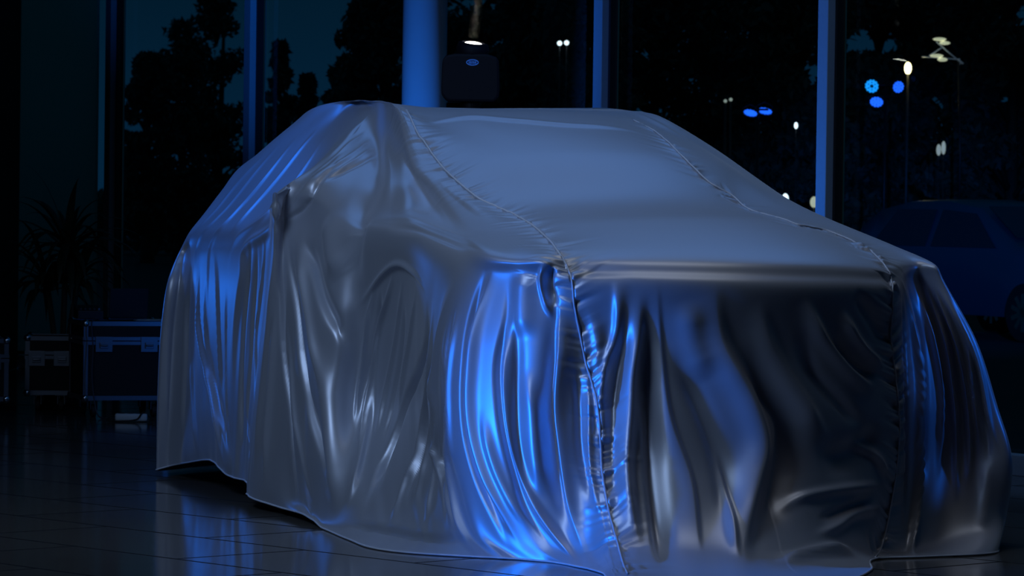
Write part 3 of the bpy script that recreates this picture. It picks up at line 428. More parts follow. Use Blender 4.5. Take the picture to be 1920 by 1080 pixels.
def path_coords(line, reach):
    """for the vertices near a line: index, signed distance, share of the length, metres along"""
    lo, hi = line.min(0)-reach, line.max(0)+reach
    idx = np.where(((Pf > lo) & (Pf < hi)).all(1))[0]
    V = Pf[idx]; best = np.full(len(idx), 1e9); side = np.zeros(len(idx)); al = np.zeros(len(idx))
    seg = np.diff(line, axis=0); ln = np.linalg.norm(seg, axis=1); cum = np.concatenate([[0], np.cumsum(ln)])
    for i in range(len(seg)):
        if ln[i] < 1e-6: continue
        t = np.clip(((V-line[i])@seg[i])/ln[i]**2, 0, 1); D = V-line[i]-t[:, None]*seg[i]
        d = np.linalg.norm(D, axis=1); m = d < best
        sd = np.sign((np.cross(seg[i], Nf[idx])*D).sum(1))
        best[m] = d[m]; side[m] = sd[m]; al[m] = cum[i]+t[m]*ln[i]
    return idx, best, side, al, cum[-1]
def smooth01(x): x = np.clip(x, 0, 1); return x*x*(3-2*x)
GAIN = 1.0
for A, wL, wR, path in STROKES:
    ln = on_cloth(path, 7); idx, d, sd, al, tot = path_coords(ln, 3*max(wL, wR))
    wv = np.where(sd > 0, wL, wR); t = al/tot
    fade = smooth01(t/.3)*smooth01((1-t)/.28)
    end = (al <= 1e-4) | (al >= tot-1e-4)
    disp[idx] += GAIN*A*np.exp(-(d/wv)**2)*fade*np.where(end, 0, 1)
# hanging cloth is never quite even: soft random flutes down the skirt
rng = np.random.RandomState(4)
arc = np.concatenate([[0], np.cumsum(np.linalg.norm(np.diff(P[:, 300], axis=0), axis=1))])
U, Vv = np.meshgrid(arc, vs, indexing='ij')
fl = np.zeros_like(U)
for k in range(26):
    fq = rng.uniform(8, 60); fl += np.sin(U*fq+rng.uniform(0, 6.3)+.5*np.sin(Vv*rng.uniform(.4, 1.2)+rng.uniform(0, 6)))*(1.2/fq)*(.5+.5*np.sin(Vv*rng.uniform(.3, .9)+rng.uniform(0, 6)))
wgt = smooth01((Vv-7.0)/2.0)*.05
side_w = ((us > 3.2) & (us < 30.5))[:, None]*.8+.2
disp += (fl*wgt*side_w).ravel()*.5
# puckers along the two long seams
def pucker(path, seed, amp_of):
    ln = on_cloth(path, 10); idx, d, sd, al, tot = path_coords(ln, .24)
    r = np.random.RandomState(seed); x = al+np.sign(sd)*.0+d*.35
    n = int(tot/.012)+12; k1 = r.randn(n); k2 = r.randn(n); k3 = r.rand(n)
    def ns(k, f, x):
        t = x*f; i = np.floor(t).astype(int) % len(k); j = (i+1) % len(k); y = smooth01(t-np.floor(t)); return k[i]*(1-y)+k[j]*y
    s1 = np.where(sd > 0, ns(k1, 45, x), ns(k2, 45, x)); s2 = np.where(sd > 0, ns(k2[::-1], 90, x), ns(k1[::-1], 90, x))
    reach = .025+.06*ns(k3, 22, x)
    amp = amp_of(al/tot)
    disp[idx] += amp*(s1*.0036+s2*.0016)*np.exp(-(d/reach)**1.5)*(1-np.exp(-(d/.004)**2))-.001*np.exp(-(d/.007)**2)
pucker(SEAM_NEAR, 3, lambda t: 1+.5*smooth01((t-.5)*8)); pucker(SEAM_FAR, 8, lambda t: 1+.9*smooth01((t-.45)*8))
Pd = Pf+Nf*disp[:, None]
Pd[:, 2] = np.maximum(Pd[:, 2], .004)
PG = Pd.reshape(nu, nv, 3)
i = np.arange(nu)[:, None]; j = np.arange(nv-1)[None]
a = i*nv+j; b_ = ((i+1) % nu)*nv+j
Fq = np.stack([a, b_, b_+1, a+1], -1).reshape(-1, 4)
if not flip: Fq = Fq[:, ::-1]
roof_ring = Pd.reshape(nu, nv, 3)[:, 0]
verts = np.concatenate([Pd, roof_ring.mean(0)[None]+[[0, 0, .004]]]); top = len(verts)-1
tri = np.stack([((np.arange(nu)+1) % nu)*nv, np.arange(nu)*nv, np.full(nu, top)], -1)
if not flip: tri = tri[:, ::-1]
me = bpy.data.meshes.new('car_cover'); me.vertices.add(len(verts)); me.vertices.foreach_set('co', verts.astype(np.float32).ravel())
nl = Fq.size+tri.size; me.loops.add(nl); me.loops.foreach_set('vertex_index', np.concatenate([Fq.ravel(), tri.ravel()]).astype(np.int32))
me.polygons.add(len(Fq)+len(tri)); me.polygons.foreach_set('loop_start', np.concatenate([np.arange(len(Fq))*4, Fq.size+np.arange(len(tri))*3]).astype(np.int32))
me.update(calc_edges=True); me.validate()
satin = mat('blue_grey_satin', (.38, .42, .52), .40, 0., .6)
b = satin.node_tree.nodes['Principled BSDF']; b.inputs['Sheen Weight'].default_value = .25; b.inputs['Sheen Roughness'].default_value = .4
b.inputs['Metallic'].default_value = .42
cover = link('car_cover', me, satin, smooth=True)
tag(cover, 'large blue-grey satin cover draped over a whole car down to the tiled floor', 'car cover')
thread = mat('seam_tape', (.50, .56, .70), .45, 0., .5)
def cloth_tube(name, path, r, lift):
    ln = on_cloth(path, 14); out = []
    for p in ln:
        k = ((Pf-p)**2).sum(1).argmin(); out.append(Pd[k]*.35+(p+Nf[k]*disp[k])*.65+Nf[k]*lift)
    o2 = [out[0]]
    for q in out[1:]:
        if np.linalg.norm(q-o2[-1]) > .006: o2.append(q)
    o2 = np.array(o2); o2[1:-1] = (o2[:-2]+o2[1:-1]*2+o2[2:])/4
    bm = bmesh.new(); tube(bm, o2, r, 6); return obj(name, bm, thread, cover, smooth=True)
s1 = cloth_tube('seam', SEAM_NEAR, .0042, .003); s1['label'] = 'raised gathered seam, near side'
s2 = cloth_tube('seam', SEAM_FAR, .0036, .004); s2['label'] = 'raised gathered seam, far side'
hem = [PG[k, -1]+Nf.reshape(nu, nv, 3)[k, -1]*.001 for k in range(0, nu, 4)]; hem.append(hem[0])
bm = bmesh.new(); tube(bm, hem, .004, 6); obj('hem', bm, thread, cover, smooth=True)
# ------------------------------------------------------------------ flight cases by the left wall
black_ply = speckle(mat('black_laminate', (.006, .006, .007), .7), 30, .2)
alu = speckle(mat('aluminium_edging', (.22, .24, .28), .42, .85), 60, .05)
chrome = mat('chrome_corner', (.7, .72, .78), .18, 1.)
rubber = mat('black_rubber', (.012, .012, .012), .7)
plastic = mat('black_plastic', (.015, .015, .018), .4)
def corner_pts(sx, sy, z0, z1): return [(x, y, z) for x in (-sx/2, sx/2) for y in (-sy/2, sy/2) for z in (z0, z1)]
def flight_case(label, loc, rz, sx, sy, h, group='flight cases standing by the windows', lidh=.11):
    t = thing('flight_case', label, 'flight case', loc, rz, group)
    z0, z1 = .105, .105+h; zl = z1-lidh; e = .026
    bm = bmesh.new(); box(bm, (0, 0, (z0+zl)/2), (sx, sy, zl-z0-.004)); obj('body', bm, black_ply, t, bevel=.003)
    bm = bmesh.new(); box(bm, (0, 0, (zl+z1)/2), (sx, sy, z1-zl-.002)); obj('lid', bm, black_ply, t, bevel=.003)
    bm = bmesh.new(); o = .004
    for x in (-1, 1):
        for y in (-1, 1):
            box(bm, (x*(sx/2+o-e/2), y*(sy/2+o-e/2), (z0+zl)/2), (e, e, zl-z0-.02)); box(bm, (x*(sx/2+o-e/2), y*(sy/2+o-e/2), (z1+zl)/2), (e, e, z1-zl-.02))
    for z in (z0+e/2-o, z1-e/2+o):
        for s_ in (-1, 1):
            box(bm, (0, s_*(sy/2+o-e/2), z), (sx, e, e)); box(bm, (s_*(sx/2+o-e/2), 0, z), (e, sy, e))
    for s_ in (-1, 1):
        for dz in (-.013, .013):
            box(bm, (0, s_*(sy/2+.003), zl+dz), (sx, .010, .020)); box(bm, (s_*(sx/2+.003), 0, zl+dz), (.010, sy, .020))
    obj('edge_trim', bm, alu, t)
    for c in corner_pts(sx, sy, z0, z1):
        bm = bmesh.new(); s_ = [1 if v > 0 else -1 for v in c[:2]]; sz = 1 if c[2] > (z0+z1)/2 else -1
        ball(bm, (0, 0, 0), .024, n=16); obj('corner', bm, chrome, t, loc=(c[0]-s_[0]*.008, c[1]-s_[1]*.008, c[2]-sz*.008), smooth=True)
    for x in (-sx*.27, sx*.27):
        bm = bmesh.new(); box(bm, (0, 0, 0), (.10, .008, .09)); box(bm, (0, -.008, -.006), (.05, .012, .035)); cyl(bm, (-.02, -.018, -.006), (.02, -.018, -.006), .006)
        obj('latch', bm, alu, t, loc=(x, -sy/2-.010, zl-.02), bevel=.002)
    bm = bmesh.new(); box(bm, (0, 0, 0), (.012, .17, .11)); hd = obj('handle_dish', bm, chrome, t, loc=(sx/2+.004, 0, z0+(zl-z0)*.6), bevel=.004)
    bm = bmesh.new(); tube(bm, smooth_path([(.010, -.055, .03), (.016, -.05, -.02), (.018, 0, -.028), (.016, .05, -.02), (.010, .055, .03)], 5), .007); obj('handle', bm, rubber, hd, smooth=True)
    for x in (-1, 1):
        for y in (-1, 1):
            bm = bmesh.new(); box(bm, (0, 0, .098), (.07, .07, .008)); box(bm, (-.02, 0, .07), (.005, .05, .055)); box(bm, (.02, 0, .07), (.005, .05, .055))
            cs = obj('caster', bm, chrome, t, loc=(x*(sx/2-.07), y*(sy/2-.07), 0))
            bm = bmesh.new(); cyl(bm, (-.014, 0, .0375), (.014, 0, .0375), .0375, n=24); obj('wheel', bm, rubber, cs, bevel=.004)
    return t, z1
c1, top1 = flight_case('black flight case with bright metal edges carrying the laptop, beside the covered car', (-2.33, 22.15, 0), .30, .50, .46, .455)
c2, top2 = flight_case('low unlit black flight case under the potted plant, between two edged cases', (-2.79, 22.62, 0), .08, .28, .40, .345)
c3, top3 = flight_case('black flight case cut off by the left photo edge, corner catching blue light', (-3.16, 21.75, 0), .30, .40, .34, .355)

# laptop, open, its back to the camera
t = thing('laptop', 'open black laptop on top of the case beside the covered car', 'laptop', (-2.275, 22.13, top1+.006), .35)
bm = bmesh.new(); box(bm, (0, .09, .008), (.235, .165, .015)); obj('keyboard_base', bm, plastic, t, bevel=.003)
bm = bmesh.new(); v = box(bm, (0, 0, .09), (.235, .009, .175)); bmesh.ops.rotate(bm, verts=v, cent=(0, 0, 0), matrix=Matrix.Rotation(.18, 3, 'X')); obj('screen_lid', bm, plastic, t, loc=(0, .0, .014), bevel=.003)
bm = bmesh.new(); cyl(bm, (-.1, .005, .014), (.1, .005, .014), .006); obj('hinge', bm, plastic, t)
# small console with knobs
t = thing('lighting_console', 'small black control desk on the case, left of the open laptop', 'control desk', (-2.51, 22.13, top1+.006), .25)
bm = bmesh.new(); v = box(bm, (0, 0, .03), (.15, .2, .05))
for x in v:
    if x.co.z > .04 and x.co.y > 0: x.co.z += .03
obj('housing', bm, plastic, t, bevel=.004)
for i in range(5):
    bm = bmesh.new(); box(bm, (0, 0, .004), (.012, .02, .012)); obj('fader', bm, chrome if i == 4 else plastic, t, loc=(-.055+i*.027, -.06, .0605), bevel=.001)
# sheets of paper
paper = mat('white_paper', (.7, .74, .74), .8)
bm = bmesh.new(); vs2 = []
for k, (r, dz) in enumerate([(0, 0), (.1, .0012), (-.15, .0024), (.05, .0036)]):
    box(bm, (0, 0, dz+.0005), (.15, .21, .001), Matrix.Rotation(r, 4, 'Z'))
o = obj('paper_stack', bm, paper, loc=(-2.145, 22.15, top1+.0065)); tag(o, 'few pale paper sheets lying on the case right of the laptop, half behind the cover', 'paper')
# cable hanging down the case front
cable_m = mat('cable_sheath', (.05, .05, .06), .5)
bm = bmesh.new(); pts = [(-2.44, 22.02, top1+.012), (-2.445, 21.93, top1+.014), (-2.455, 21.845, top1+.006), (-2.455, 21.822, top1-.03), (-2.445, 21.815, top1-.15), (-2.45, 21.81, top1-.30), (-2.435, 21.80, .12), (-2.40, 21.77, .012), (-2.30, 21.70, .008), (-2.22, 21.66, .01)]
tube(bm, smooth_path(pts, 6), .004); o = obj('power_cable', bm, cable_m, smooth=True); tag(o, 'thin dark cable hanging down the front of the case under the control desk', 'cable')
# power strip on the floor
t = thing('power_strip', 'white power strip lying on the tiles below the case, beside the cover', 'power strip', (-2.185, 21.50, 0), .06)
whitep = mat('white_plastic', (.62, .68, .74), .4)
bm = bmesh.new(); box(bm, (0, 0, .026), (.185, .055, .044)); obj('housing', bm, whitep, t, bevel=.012, smooth=True)
for i in range(3):
    bm = bmesh.new(); cyl(bm, (0, 0, 0), (0, 0, .003), .017, n=20); obj('socket', bm, plastic, t, loc=(-.055+.05*i, 0, .048))
bm = bmesh.new(); tube(bm, smooth_path([(-.09, 0, .03), (-.12, -.005, .03), (-.13, -.03, .008), (-.06, -.05, .006), (.03, -.035, .015), (.06, -.033, .05), (.075, 0, .055), (.10, .03, .03), (.13, .06, .007)], 6), .0045); obj('cable', bm, rubber, t, smooth=True)
bm = bmesh.new(); box(bm, (0, 0, 0), (.014, .02, .008)); obj('switch', bm, plastic, t, loc=(.082, 0, .05), bevel=.002)

# ------------------------------------------------------------------ potted plant
leaf_m = speckle(mat('dark_green_leaf', (.018, .035, .018), .45), 12, .3)
bark_m = speckle(mat('plant_stem', (.06, .05, .035), .8), 30, .3)
pot_m = speckle(mat('dark_pot', (.02, .02, .022), .5), 9, .1)
pl = thing('potted_plant', 'tall potted plant with long arching leaves behind the flight cases, against the blind', 'plant', (-2.80, 23.2, 0))
bm = bmesh.new(); lathe(bm, [(.13, 0), (.15, .02), (.19, .34), (.20, .36), (.185, .365), (.175, .33)], 32); obj('pot', bm, pot_m, pl, smooth=True)
bm = bmesh.new(); lathe(bm, [(.17, .31), (.10, .325), (.01, .33)], 24); obj('soil', bm, bark_m, pl)
rnd = random.Random(7)
heads = [((.03, 0, 1.0), 44, .60), ((-.10, .03, .78), 34, .52), ((.12, -.02, .86), 28, .44)]
def leaf(bm, o_, az, el, L, wd, droop):
    d = Vector((math.cos(az)*math.cos(el), math.sin(az)*math.cos(el), math.sin(el))); p = Vector(o_); side = Vector((-math.sin(az), math.cos(az), 0)); prev = None
    for k in range(11):
        s_ = k/10; wv = wd*(math.sin(PI*min(1, s_*.9+.12))**.6)*(1-s_**4)+.001
        up = side.cross(d).normalized()
        row = [bm.verts.new(p-side*wv), bm.verts.new(p-up*wv*.25), bm.verts.new(p+side*wv)]
        if prev:
            bm.faces.new((prev[0], prev[1], row[1], row[0])); bm.faces.new((prev[1], prev[2], row[2], row[1]))
        prev = row; p = p+d*(L/10); d = (d+Vector((0, 0, -droop*(.4+s_)))).normalized()
for hi_, (hc, nL, L) in enumerate(heads):
    base_pt = (hc[0]*.3, hc[1]*.3, .3)
    bm = bmesh.new(); tube(bm, smooth_path([base_pt, (hc[0]*.6, hc[1]*.5, .3+(hc[2]-.3)*.5), hc], 5), .018); obj('stem', bm, bark_m, pl, smooth=True)
    for k in range(nL):
        az = k*2.399+hi_; el = rnd.uniform(.05, 1.35)
        bm = bmesh.new(); leaf(bm, (hc[0], hc[1], hc[2]-.10*rnd.random()), az, el, L*rnd.uniform(.65, 1.05), rnd.uniform(.018, .028), rnd.uniform(.16, .34))
        obj('leaf', bm, leaf_m, pl, smooth=True)

# ------------------------------------------------------------------ moving head lamp behind the car
body_m = speckle(mat('lamp_housing', (.006, .008, .022), .6), 20, .1)
mh = thing('moving_head_lamp', 'dark moving stage lamp with an oval badge, lens glowing upward, behind the car roof', 'stage light', (-.235, 20.0, 1.70))
def rounded(bm, c, s, b):
    box(bm, c, s)
bm = bmesh.new(); box(bm, (0, 0, .01), (.20, .16, .02)); box(bm, (0, 0, .055), (.26, .20, .07)); obj('base', bm, body_m, mh, bevel=.01)
bm = bmesh.new()
prof = [(-.155, .16), (-.157, .20), (-.152, .345), (-.135, .372), (-.085, .382), (.085, .382), (.135, .367), (.150, .345), (.155, .20), (.150, .15), (.125, .125), (-.125, .125)]
fr0 = [bm.verts.new((x, -.09, z)) for x, z in prof]; bk0 = [bm.verts.new((x, .09, z)) for x, z in prof]
bm.faces.new(fr0); bm.faces.new(bk0[::-1])
for k in range(len(prof)): bm.faces.new((fr0[k], bk0[k], bk0[(k+1) % len(prof)], fr0[(k+1) % len(prof)]))
bmesh.ops.recalc_face_normals(bm, faces=bm.faces)
obj('yoke_shell', bm, body_m, mh, bevel=.014)
bm = bmesh.new(); cyl(bm, (0, 0, .08), (0, 0, .14), .05, n=24); obj('pan_bearing', bm, body_m, mh)
R_ = Matrix.Rotation(.16, 3, 'Y') @ Matrix.Rotation(.20, 3, 'X')
bm = bmesh.new(); lathe(bm, [(.088, -.03), (.088, .03), (.080, .055), (.058, .062), (.052, .050)], 36); hd = obj('lamp_head', bm, body_m, mh, loc=(.005, 0, .385), smooth=True)
hd.rotation_euler = (.20, .10, 0)
lens_m = mat('lit_lens', (1, 1, 1), .2, emit=(1., .93, .75), es=14)
bm = bmesh.new(); ball(bm, (0, 0, .052), .048, (1, 1, .25), 24); obj('lens', bm, lens_m, hd, smooth=True)
badge_m = mat('glowing_badge_print', (.05, .2, .8), .4, emit=(.03, .16, .75), es=.35)  # blue glow built into the badge print
bm = bmesh.new()
tube(bm, [(.031*math.cos(2*PI*k/32), -.0915, .0145*math.sin(2*PI*k/32)) for k in range(33)], .0022, 6)
for k, x in enumerate((-.018, -.011, -.004, .004, .011, .018)):
    box(bm, (x, -.0915, 0), (.0045, .002, .0075 if k % 2 else .006))
box(bm, (0, -.0915, .0065), (.044, .002, .0015)); box(bm, (0, -.0915, -.0065), (.044, .002, .0015))
obj('badge', bm, badge_m, mh, loc=(.008, 0, .335))
st = thing('equipment_plinth', 'tall black plinth carrying the stage lamp behind the car', 'plinth', (-.235, 20.0, 0))
bm = bmesh.new(); box(bm, (0, 0, .86), (.30, .30, 1.66)); obj('column_box', bm, black_ply, st, bevel=.006)
bm = bmesh.new(); box(bm, (0, 0, .015), (.42, .42, .03)); obj('foot_plate', bm, black_ply, st, bevel=.004)
bm = bmesh.new(); box(bm, (0, 0, 1.695), (.34, .34, .01)); obj('top_plate', bm, black_ply, st)
# its beam in the haze of the room
hz = bpy.data.materials.new('stage_haze'); hz.use_nodes = True; n = hz.node_tree; n.nodes.clear()
vo = n.nodes.new('ShaderNodeVolumeScatter'); oo = n.nodes.new('ShaderNodeOutputMaterial'); vo.inputs['Color'].default_value = (.9, .95, 1, 1); vo.inputs['Density'].default_value = .14; vo.inputs['Anisotropy'].default_value = .0
n.links.new(vo.outputs[0], oo.inputs['Volume'])
bm = bmesh.new(); d = Vector((.105, .05, 1)).normalized(); p0 = Vector((-.225, 20.0, 2.17)); cyl(bm, p0, p0+d*3.0, .03, .09, n=24)
o = obj('haze', bm, hz); tag(o, 'faint pale haze over the stage lamp, lit where its beam rises', 'haze', kind='stuff')
l = bpy.data.lights.new('moving_head_beam', 'SPOT'); l.energy = 350; l.color = (1, .93, .8); l.spot_size = math.radians(5); l.spot_blend = .5; l.shadow_soft_size = .02
lo_ = bpy.data.objects.new('moving_head_beam', l); C.objects.link(lo_); lo_.location = p0-d*.02; lo_.rotation_euler = d.to_track_quat('-Z', 'Y').to_euler()

# ------------------------------------------------------------------ outdoors
asphalt = speckle(mat('night_asphalt', (.03, .032, .035), .75), 2, .3)
out = [(-60, 31), (LX-.4, wl.y+.4), (LX, wl.y+.35), (wr.x+.5, wr.y+.25), (wr.x+1.2, wr.y-2), (70, 5), (80, 140), (-80, 140)]
poly_slab('car_park_ground', out, -.25, -.08, asphalt)
def tree(label, x, y, h, w, seed, trunk_r=.16, kind='round', nleaf=7000, low=.5):
    r = random.Random(seed); rs = np.random.RandomState(seed)
    t = thing('tree', label, 'tree', (x, y, -.08), 0, None)
    bm = bmesh.new(); tip = Vector((r.uniform(-.2, .2), 0, h*.9))
    tube(bm, smooth_path([(0, 0, 0), (r.uniform(-.1, .1), 0, h*.35), tip], 6), lambda s_: trunk_r*(1-.85*s_)+.01)
    cl = []
    nb = 80 if kind == 'round' else 60
    for k in range(nb):
        a_ = r.uniform(0, 2*PI); s_ = r.uniform(0, 1)
        if kind == 'cone': z = low+(h-low)*s_; rad = w/2*(1-s_)**.75*r.uniform(.35, 1); cs = w*.16*(1.1-s_)+.10
        elif kind == 'column': z = low+(h-low)*s_; rad = w/2*(math.sin(PI*min(.98, s_*.9+.08))**.6)*r.uniform(.2, 1); cs = w*.20
        else:
            ph = r.uniform(-.8, 1.55); z = low+(h-low)*(.5+.5*math.sin(ph)); rad = w/2*math.cos(ph)*r.uniform(.45, 1); cs = w*.15
        c = Vector((rad*math.cos(a_), rad*math.sin(a_), z)); cl.append((c, cs))
        b0 = Vector((0, 0, max(.3, z-rad*.6-.2)))
        if b0.z < h*.9: tube(bm, [b0, (b0+c)/2+Vector((0, 0, .1)), c], lambda q: trunk_r*.28*(1-.8*q)+.008, 5)
    obj('trunk', bm, bark_m, t, smooth=True)
    per = nleaf//nb; V = []
    for c, cs in cl:
        p = rs.randn(per, 3); p /= np.linalg.norm(p, axis=1)[:, None]; p *= (rs.rand(per, 1)**.4)*cs*np.array([1.25, 1.25, .8])
        p += np.array(c)
        a1 = rs.randn(per, 3); a1 /= np.linalg.norm(a1, axis=1)[:, None]; a2 = rs.randn(per, 3); a2 -= a1*(a1*a2).sum(1)[:, None]; a2 /= np.linalg.norm(a2, axis=1)[:, None]
        s1_ = rs.uniform(.06, .13, (per, 1)); V.append(np.stack([p-a1*s1_, p-a2*s1_*.45, p+a1*s1_, p+a2*s1_*.45], 1))
    V = np.concatenate(V).reshape(-1, 3); nq = len(V)//4
    me_ = bpy.data.meshes.new('foliage'); me_.vertices.add(len(V)); me_.vertices.foreach_set('co', V.astype(np.float32).ravel())
    me_.loops.add(len(V)); me_.loops.foreach_set('vertex_index', np.arange(len(V), dtype=np.int32)); me_.polygons.add(nq); me_.polygons.foreach_set('loop_start', (np.arange(nq)*4).astype(np.int32)); me_.update(calc_edges=True)
    link('foliage', me_, leaf_out, t)
leaf_out = speckle(mat('night_foliage', (.07, .11, .08), .6), 1.5, .5)
def px(x, y, d): return ((x-960)*d/F_PX, EYE+(387-y)*d/F_PX)      # place at distance d seen in direction x, y
def tree_at(label, cx, topy, wpx, d, seed, **k):
    x, z = px(cx, topy, d); tree(label, x, d, z+.08, wpx*d/F_PX, seed, **k)
tree_at('narrow dark tree in the second pane, its twin crown against the dusk sky', 335, 50, 120, 86, 1, kind='column', low=.6)
tree_at('tallest dark tree crown in the second pane, right of its narrow neighbour', 400, 10, 130, 90, 2, kind='column', low=.6)
tree_at('low bushy dark tree at the left of the second window pane', 275, 118, 110, 82, 3, low=.2)
tree_at('pointed dark tree just right of the second bar, beside the open sky', 520, 90, 100, 80, 4, kind='cone', low=.3)
tree_at('small pointed dark tree at the foot of the open dusk sky', 572, 148, 80, 77, 5, kind='cone', low=.3)
tree_at('broad dark tree touching the open sky, left of the blue column', 715, -5, 190, 70, 6, nleaf=16000, low=1.0)
tree_at('low dark tree behind the car roof, left of the blue column', 650, 120, 110, 74, 16, low=.6)
tree_at('dark tree crown right of the blue column, behind the stage lamp', 900, -90, 280, 73, 7, nleaf=20000, low=.2)
tree_at('dark tree behind the pair of white dots of light', 1055, -140, 280, 60, 8, nleaf=20000, low=.2)
tree_at('dark tree filling the left half of the fourth window pane', 1225, -130, 290, 65, 9, nleaf=22000, low=.1)
tree_at('dark tree in the middle of the fourth window pane, behind the tilted blue lamp reflections', 1370, -110, 290, 81, 19, nleaf=22000, low=.1)
tree_at('dark tree filling the right half of the fourth window pane', 1490, -110, 290, 60, 10, nleaf=22000, low=.1)
tree_at('dark tree behind the warm street lamp', 1640, -120, 300, 66, 11, nleaf=22000, low=.1)
tree_at('dark tree behind the multi-arm lamp reflection in the right pane', 1770, -120, 290, 73, 21, nleaf=22000, low=.1)
tree_at('dark tree at the right edge of the photo, behind the car reflection', 1890, -150, 300, 61, 12, nleaf=22000, low=.1)
# dense hedge beyond the car park
rs = np.random.RandomState(5); nh = 40000
hp = np.stack([rs.uniform(-13, 15, nh), 96+rs.uniform(-1, 1, nh), rs.rand(nh)**.8*2.6], 1); hp[:, 2] *= .75+.25*np.sin(hp[:, 0]*1.3)*np.sin(hp[:, 0]*.47+1)
a1 = rs.randn(nh, 3); a1 /= np.linalg.norm(a1, axis=1)[:, None]; a2 = np.roll(a1, 1, 1)*[1, -1, 1]; s_ = rs.uniform(.08, .16, (nh, 1))
V = np.stack([hp-a1*s_, hp-a2*s_*.6, hp+a1*s_, hp+a2*s_*.6], 1).reshape(-1, 3)
me_ = bpy.data.meshes.new('hedge'); me_.vertices.add(len(V)); me_.vertices.foreach_set('co', V.astype(np.float32).ravel()); me_.loops.add(len(V)); me_.loops.foreach_set('vertex_index', np.arange(len(V), dtype=np.int32)); me_.polygons.add(nh); me_.polygons.foreach_set('loop_start', (np.arange(nh)*4).astype(np.int32)); me_.update(calc_edges=True)
o = link('hedge', me_, leaf_out); tag(o, 'long dark hedge beyond the trees outside the windows', 'hedge', kind='stuff')

# ------------------------------------------------------------------ lamps outdoors
post_m = speckle(mat('grey_lamp_post', (.10, .10, .10), .45, .4), 20, .1)
warm = mat('warm_lamp_glass', (1, .9, .7), .3, emit=(1., .72, .32), es=9); white = mat('white_lamp_glass', (1, 1, 1), .3, emit=(.85, .92, 1.), es=2.2)
dimw = mat('dim_lamp_glass', (1, 1, 1), .3, emit=(.8, .85, .75), es=.35); cream = mat('cream_lamp_glass', (1, .95, .8), .3, emit=(.95, .9, .6), es=.55)
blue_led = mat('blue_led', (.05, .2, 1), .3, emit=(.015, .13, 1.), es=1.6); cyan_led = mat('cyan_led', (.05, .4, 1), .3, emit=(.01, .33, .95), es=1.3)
def post_lamp(name, label, cat, cx, cy, d, rx, rz_, lm, group=None, r=.02):
    x, z = px(cx, cy, d); t = thing(name, label, cat, (x, d, -.08), 0, group); z += .08
    bm = bmesh.new(); tube(bm, [(0, 0, 0), (0, 0, z*.5), (0, 0, z-rz_*.9)], r, 8); obj('post', bm, post_m, t, smooth=True)
    bm = bmesh.new(); lathe(bm, [(r*1.6, 0), (r*1.6, .10), (r, .12)], 12); obj('base_collar', bm, post_m, t)
    bm = bmesh.new(); ball(bm, (0, 0, z), 1, (rx, rx, rz_), 20); obj('lamp_globe', bm, lm, t, smooth=True)
    return t
post_lamp('street_lamp', 'street lamp with a warm yellow globe on a tall thin pole, in the right pane', 'street lamp', 1696, 118, 55, .052, .092, warm, r=.022)
g = 'small white garden lamps outside'
post_lamp('garden_lamp', 'left lamp of the close pair of white dots right of the stage lamp', 'garden lamp', 1043, 80, 55, .036, .036, white, g, .006)
post_lamp('garden_lamp', 'right lamp of the close pair of white dots right of the stage lamp', 'garden lamp', 1056, 79, 55.2, .036, .036, white, g, .006)
post_lamp('garden_lamp', 'single white lamp left of the bright blue window bar', 'garden lamp', 1488, 228, 55, .028, .05, white, g, .006)
post_lamp('garden_lamp', 'left, creamier lamp of the dim pair right of the street lamp pole', 'garden lamp', 1756, 270, 55, .036, .085, dimw, g, .006)
post_lamp('garden_lamp', 'right, taller lamp of the dim pair right of the street lamp pole', 'garden lamp', 1765, 266, 55.2, .033, .10, dimw, g, .006)
post_lamp('garden_lamp', 'left lamp of the faint twin posts in the fourth pane', 'garden lamp', 1355, 184, 55, .026, .026, dimw, g, .018)
post_lamp('garden_lamp', 'right lamp of the faint twin posts in the fourth pane', 'garden lamp', 1365, 181, 55.2, .026, .026, dimw, g, .018)
g = 'low lantern lights seen over the bonnet'
for lab, cx, cy, rx, rz_, lm in (('leftmost low lantern glimpsed over the far side of the windscreen', 1421, 362, .045, .06, dimw), ('dim cream low lantern between two whiter ones over the bonnet', 1449, 372, .055, .07, cream), ('brightest of the low lanterns over the bonnet', 1470, 366, .05, .085, white), ('warm low lantern touching the bright blue window bar', 1524, 371, .06, .085, cream)):
    post_lamp('lantern', lab, 'lantern', cx, cy, 56, rx, rz_, lm, g, .02)
# blue LED reflections in the glass, built as lamps on two added masts
def reflected_led(label, cx, cy, d, rad, tilt, yaw, led, group):
    x, z = px(cx, cy, d); t = thing('led_reflection', label, 'LED reflection', (x, d, z), 0, group)
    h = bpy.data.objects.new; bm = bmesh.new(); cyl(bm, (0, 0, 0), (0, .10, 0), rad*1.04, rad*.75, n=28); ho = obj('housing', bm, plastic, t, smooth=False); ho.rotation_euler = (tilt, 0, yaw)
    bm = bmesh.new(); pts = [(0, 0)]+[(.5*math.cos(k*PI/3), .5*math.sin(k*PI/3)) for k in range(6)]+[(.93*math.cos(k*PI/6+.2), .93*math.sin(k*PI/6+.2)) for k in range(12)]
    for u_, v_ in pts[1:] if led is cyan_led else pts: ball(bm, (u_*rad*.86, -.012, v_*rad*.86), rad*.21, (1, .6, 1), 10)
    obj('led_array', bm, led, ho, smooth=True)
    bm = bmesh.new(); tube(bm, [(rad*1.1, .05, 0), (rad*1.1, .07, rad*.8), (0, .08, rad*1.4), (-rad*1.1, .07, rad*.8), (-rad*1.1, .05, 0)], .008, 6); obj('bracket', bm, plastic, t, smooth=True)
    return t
g = 'blue LED reflections in the right pane, built as lamps on an added mast'; D = 50
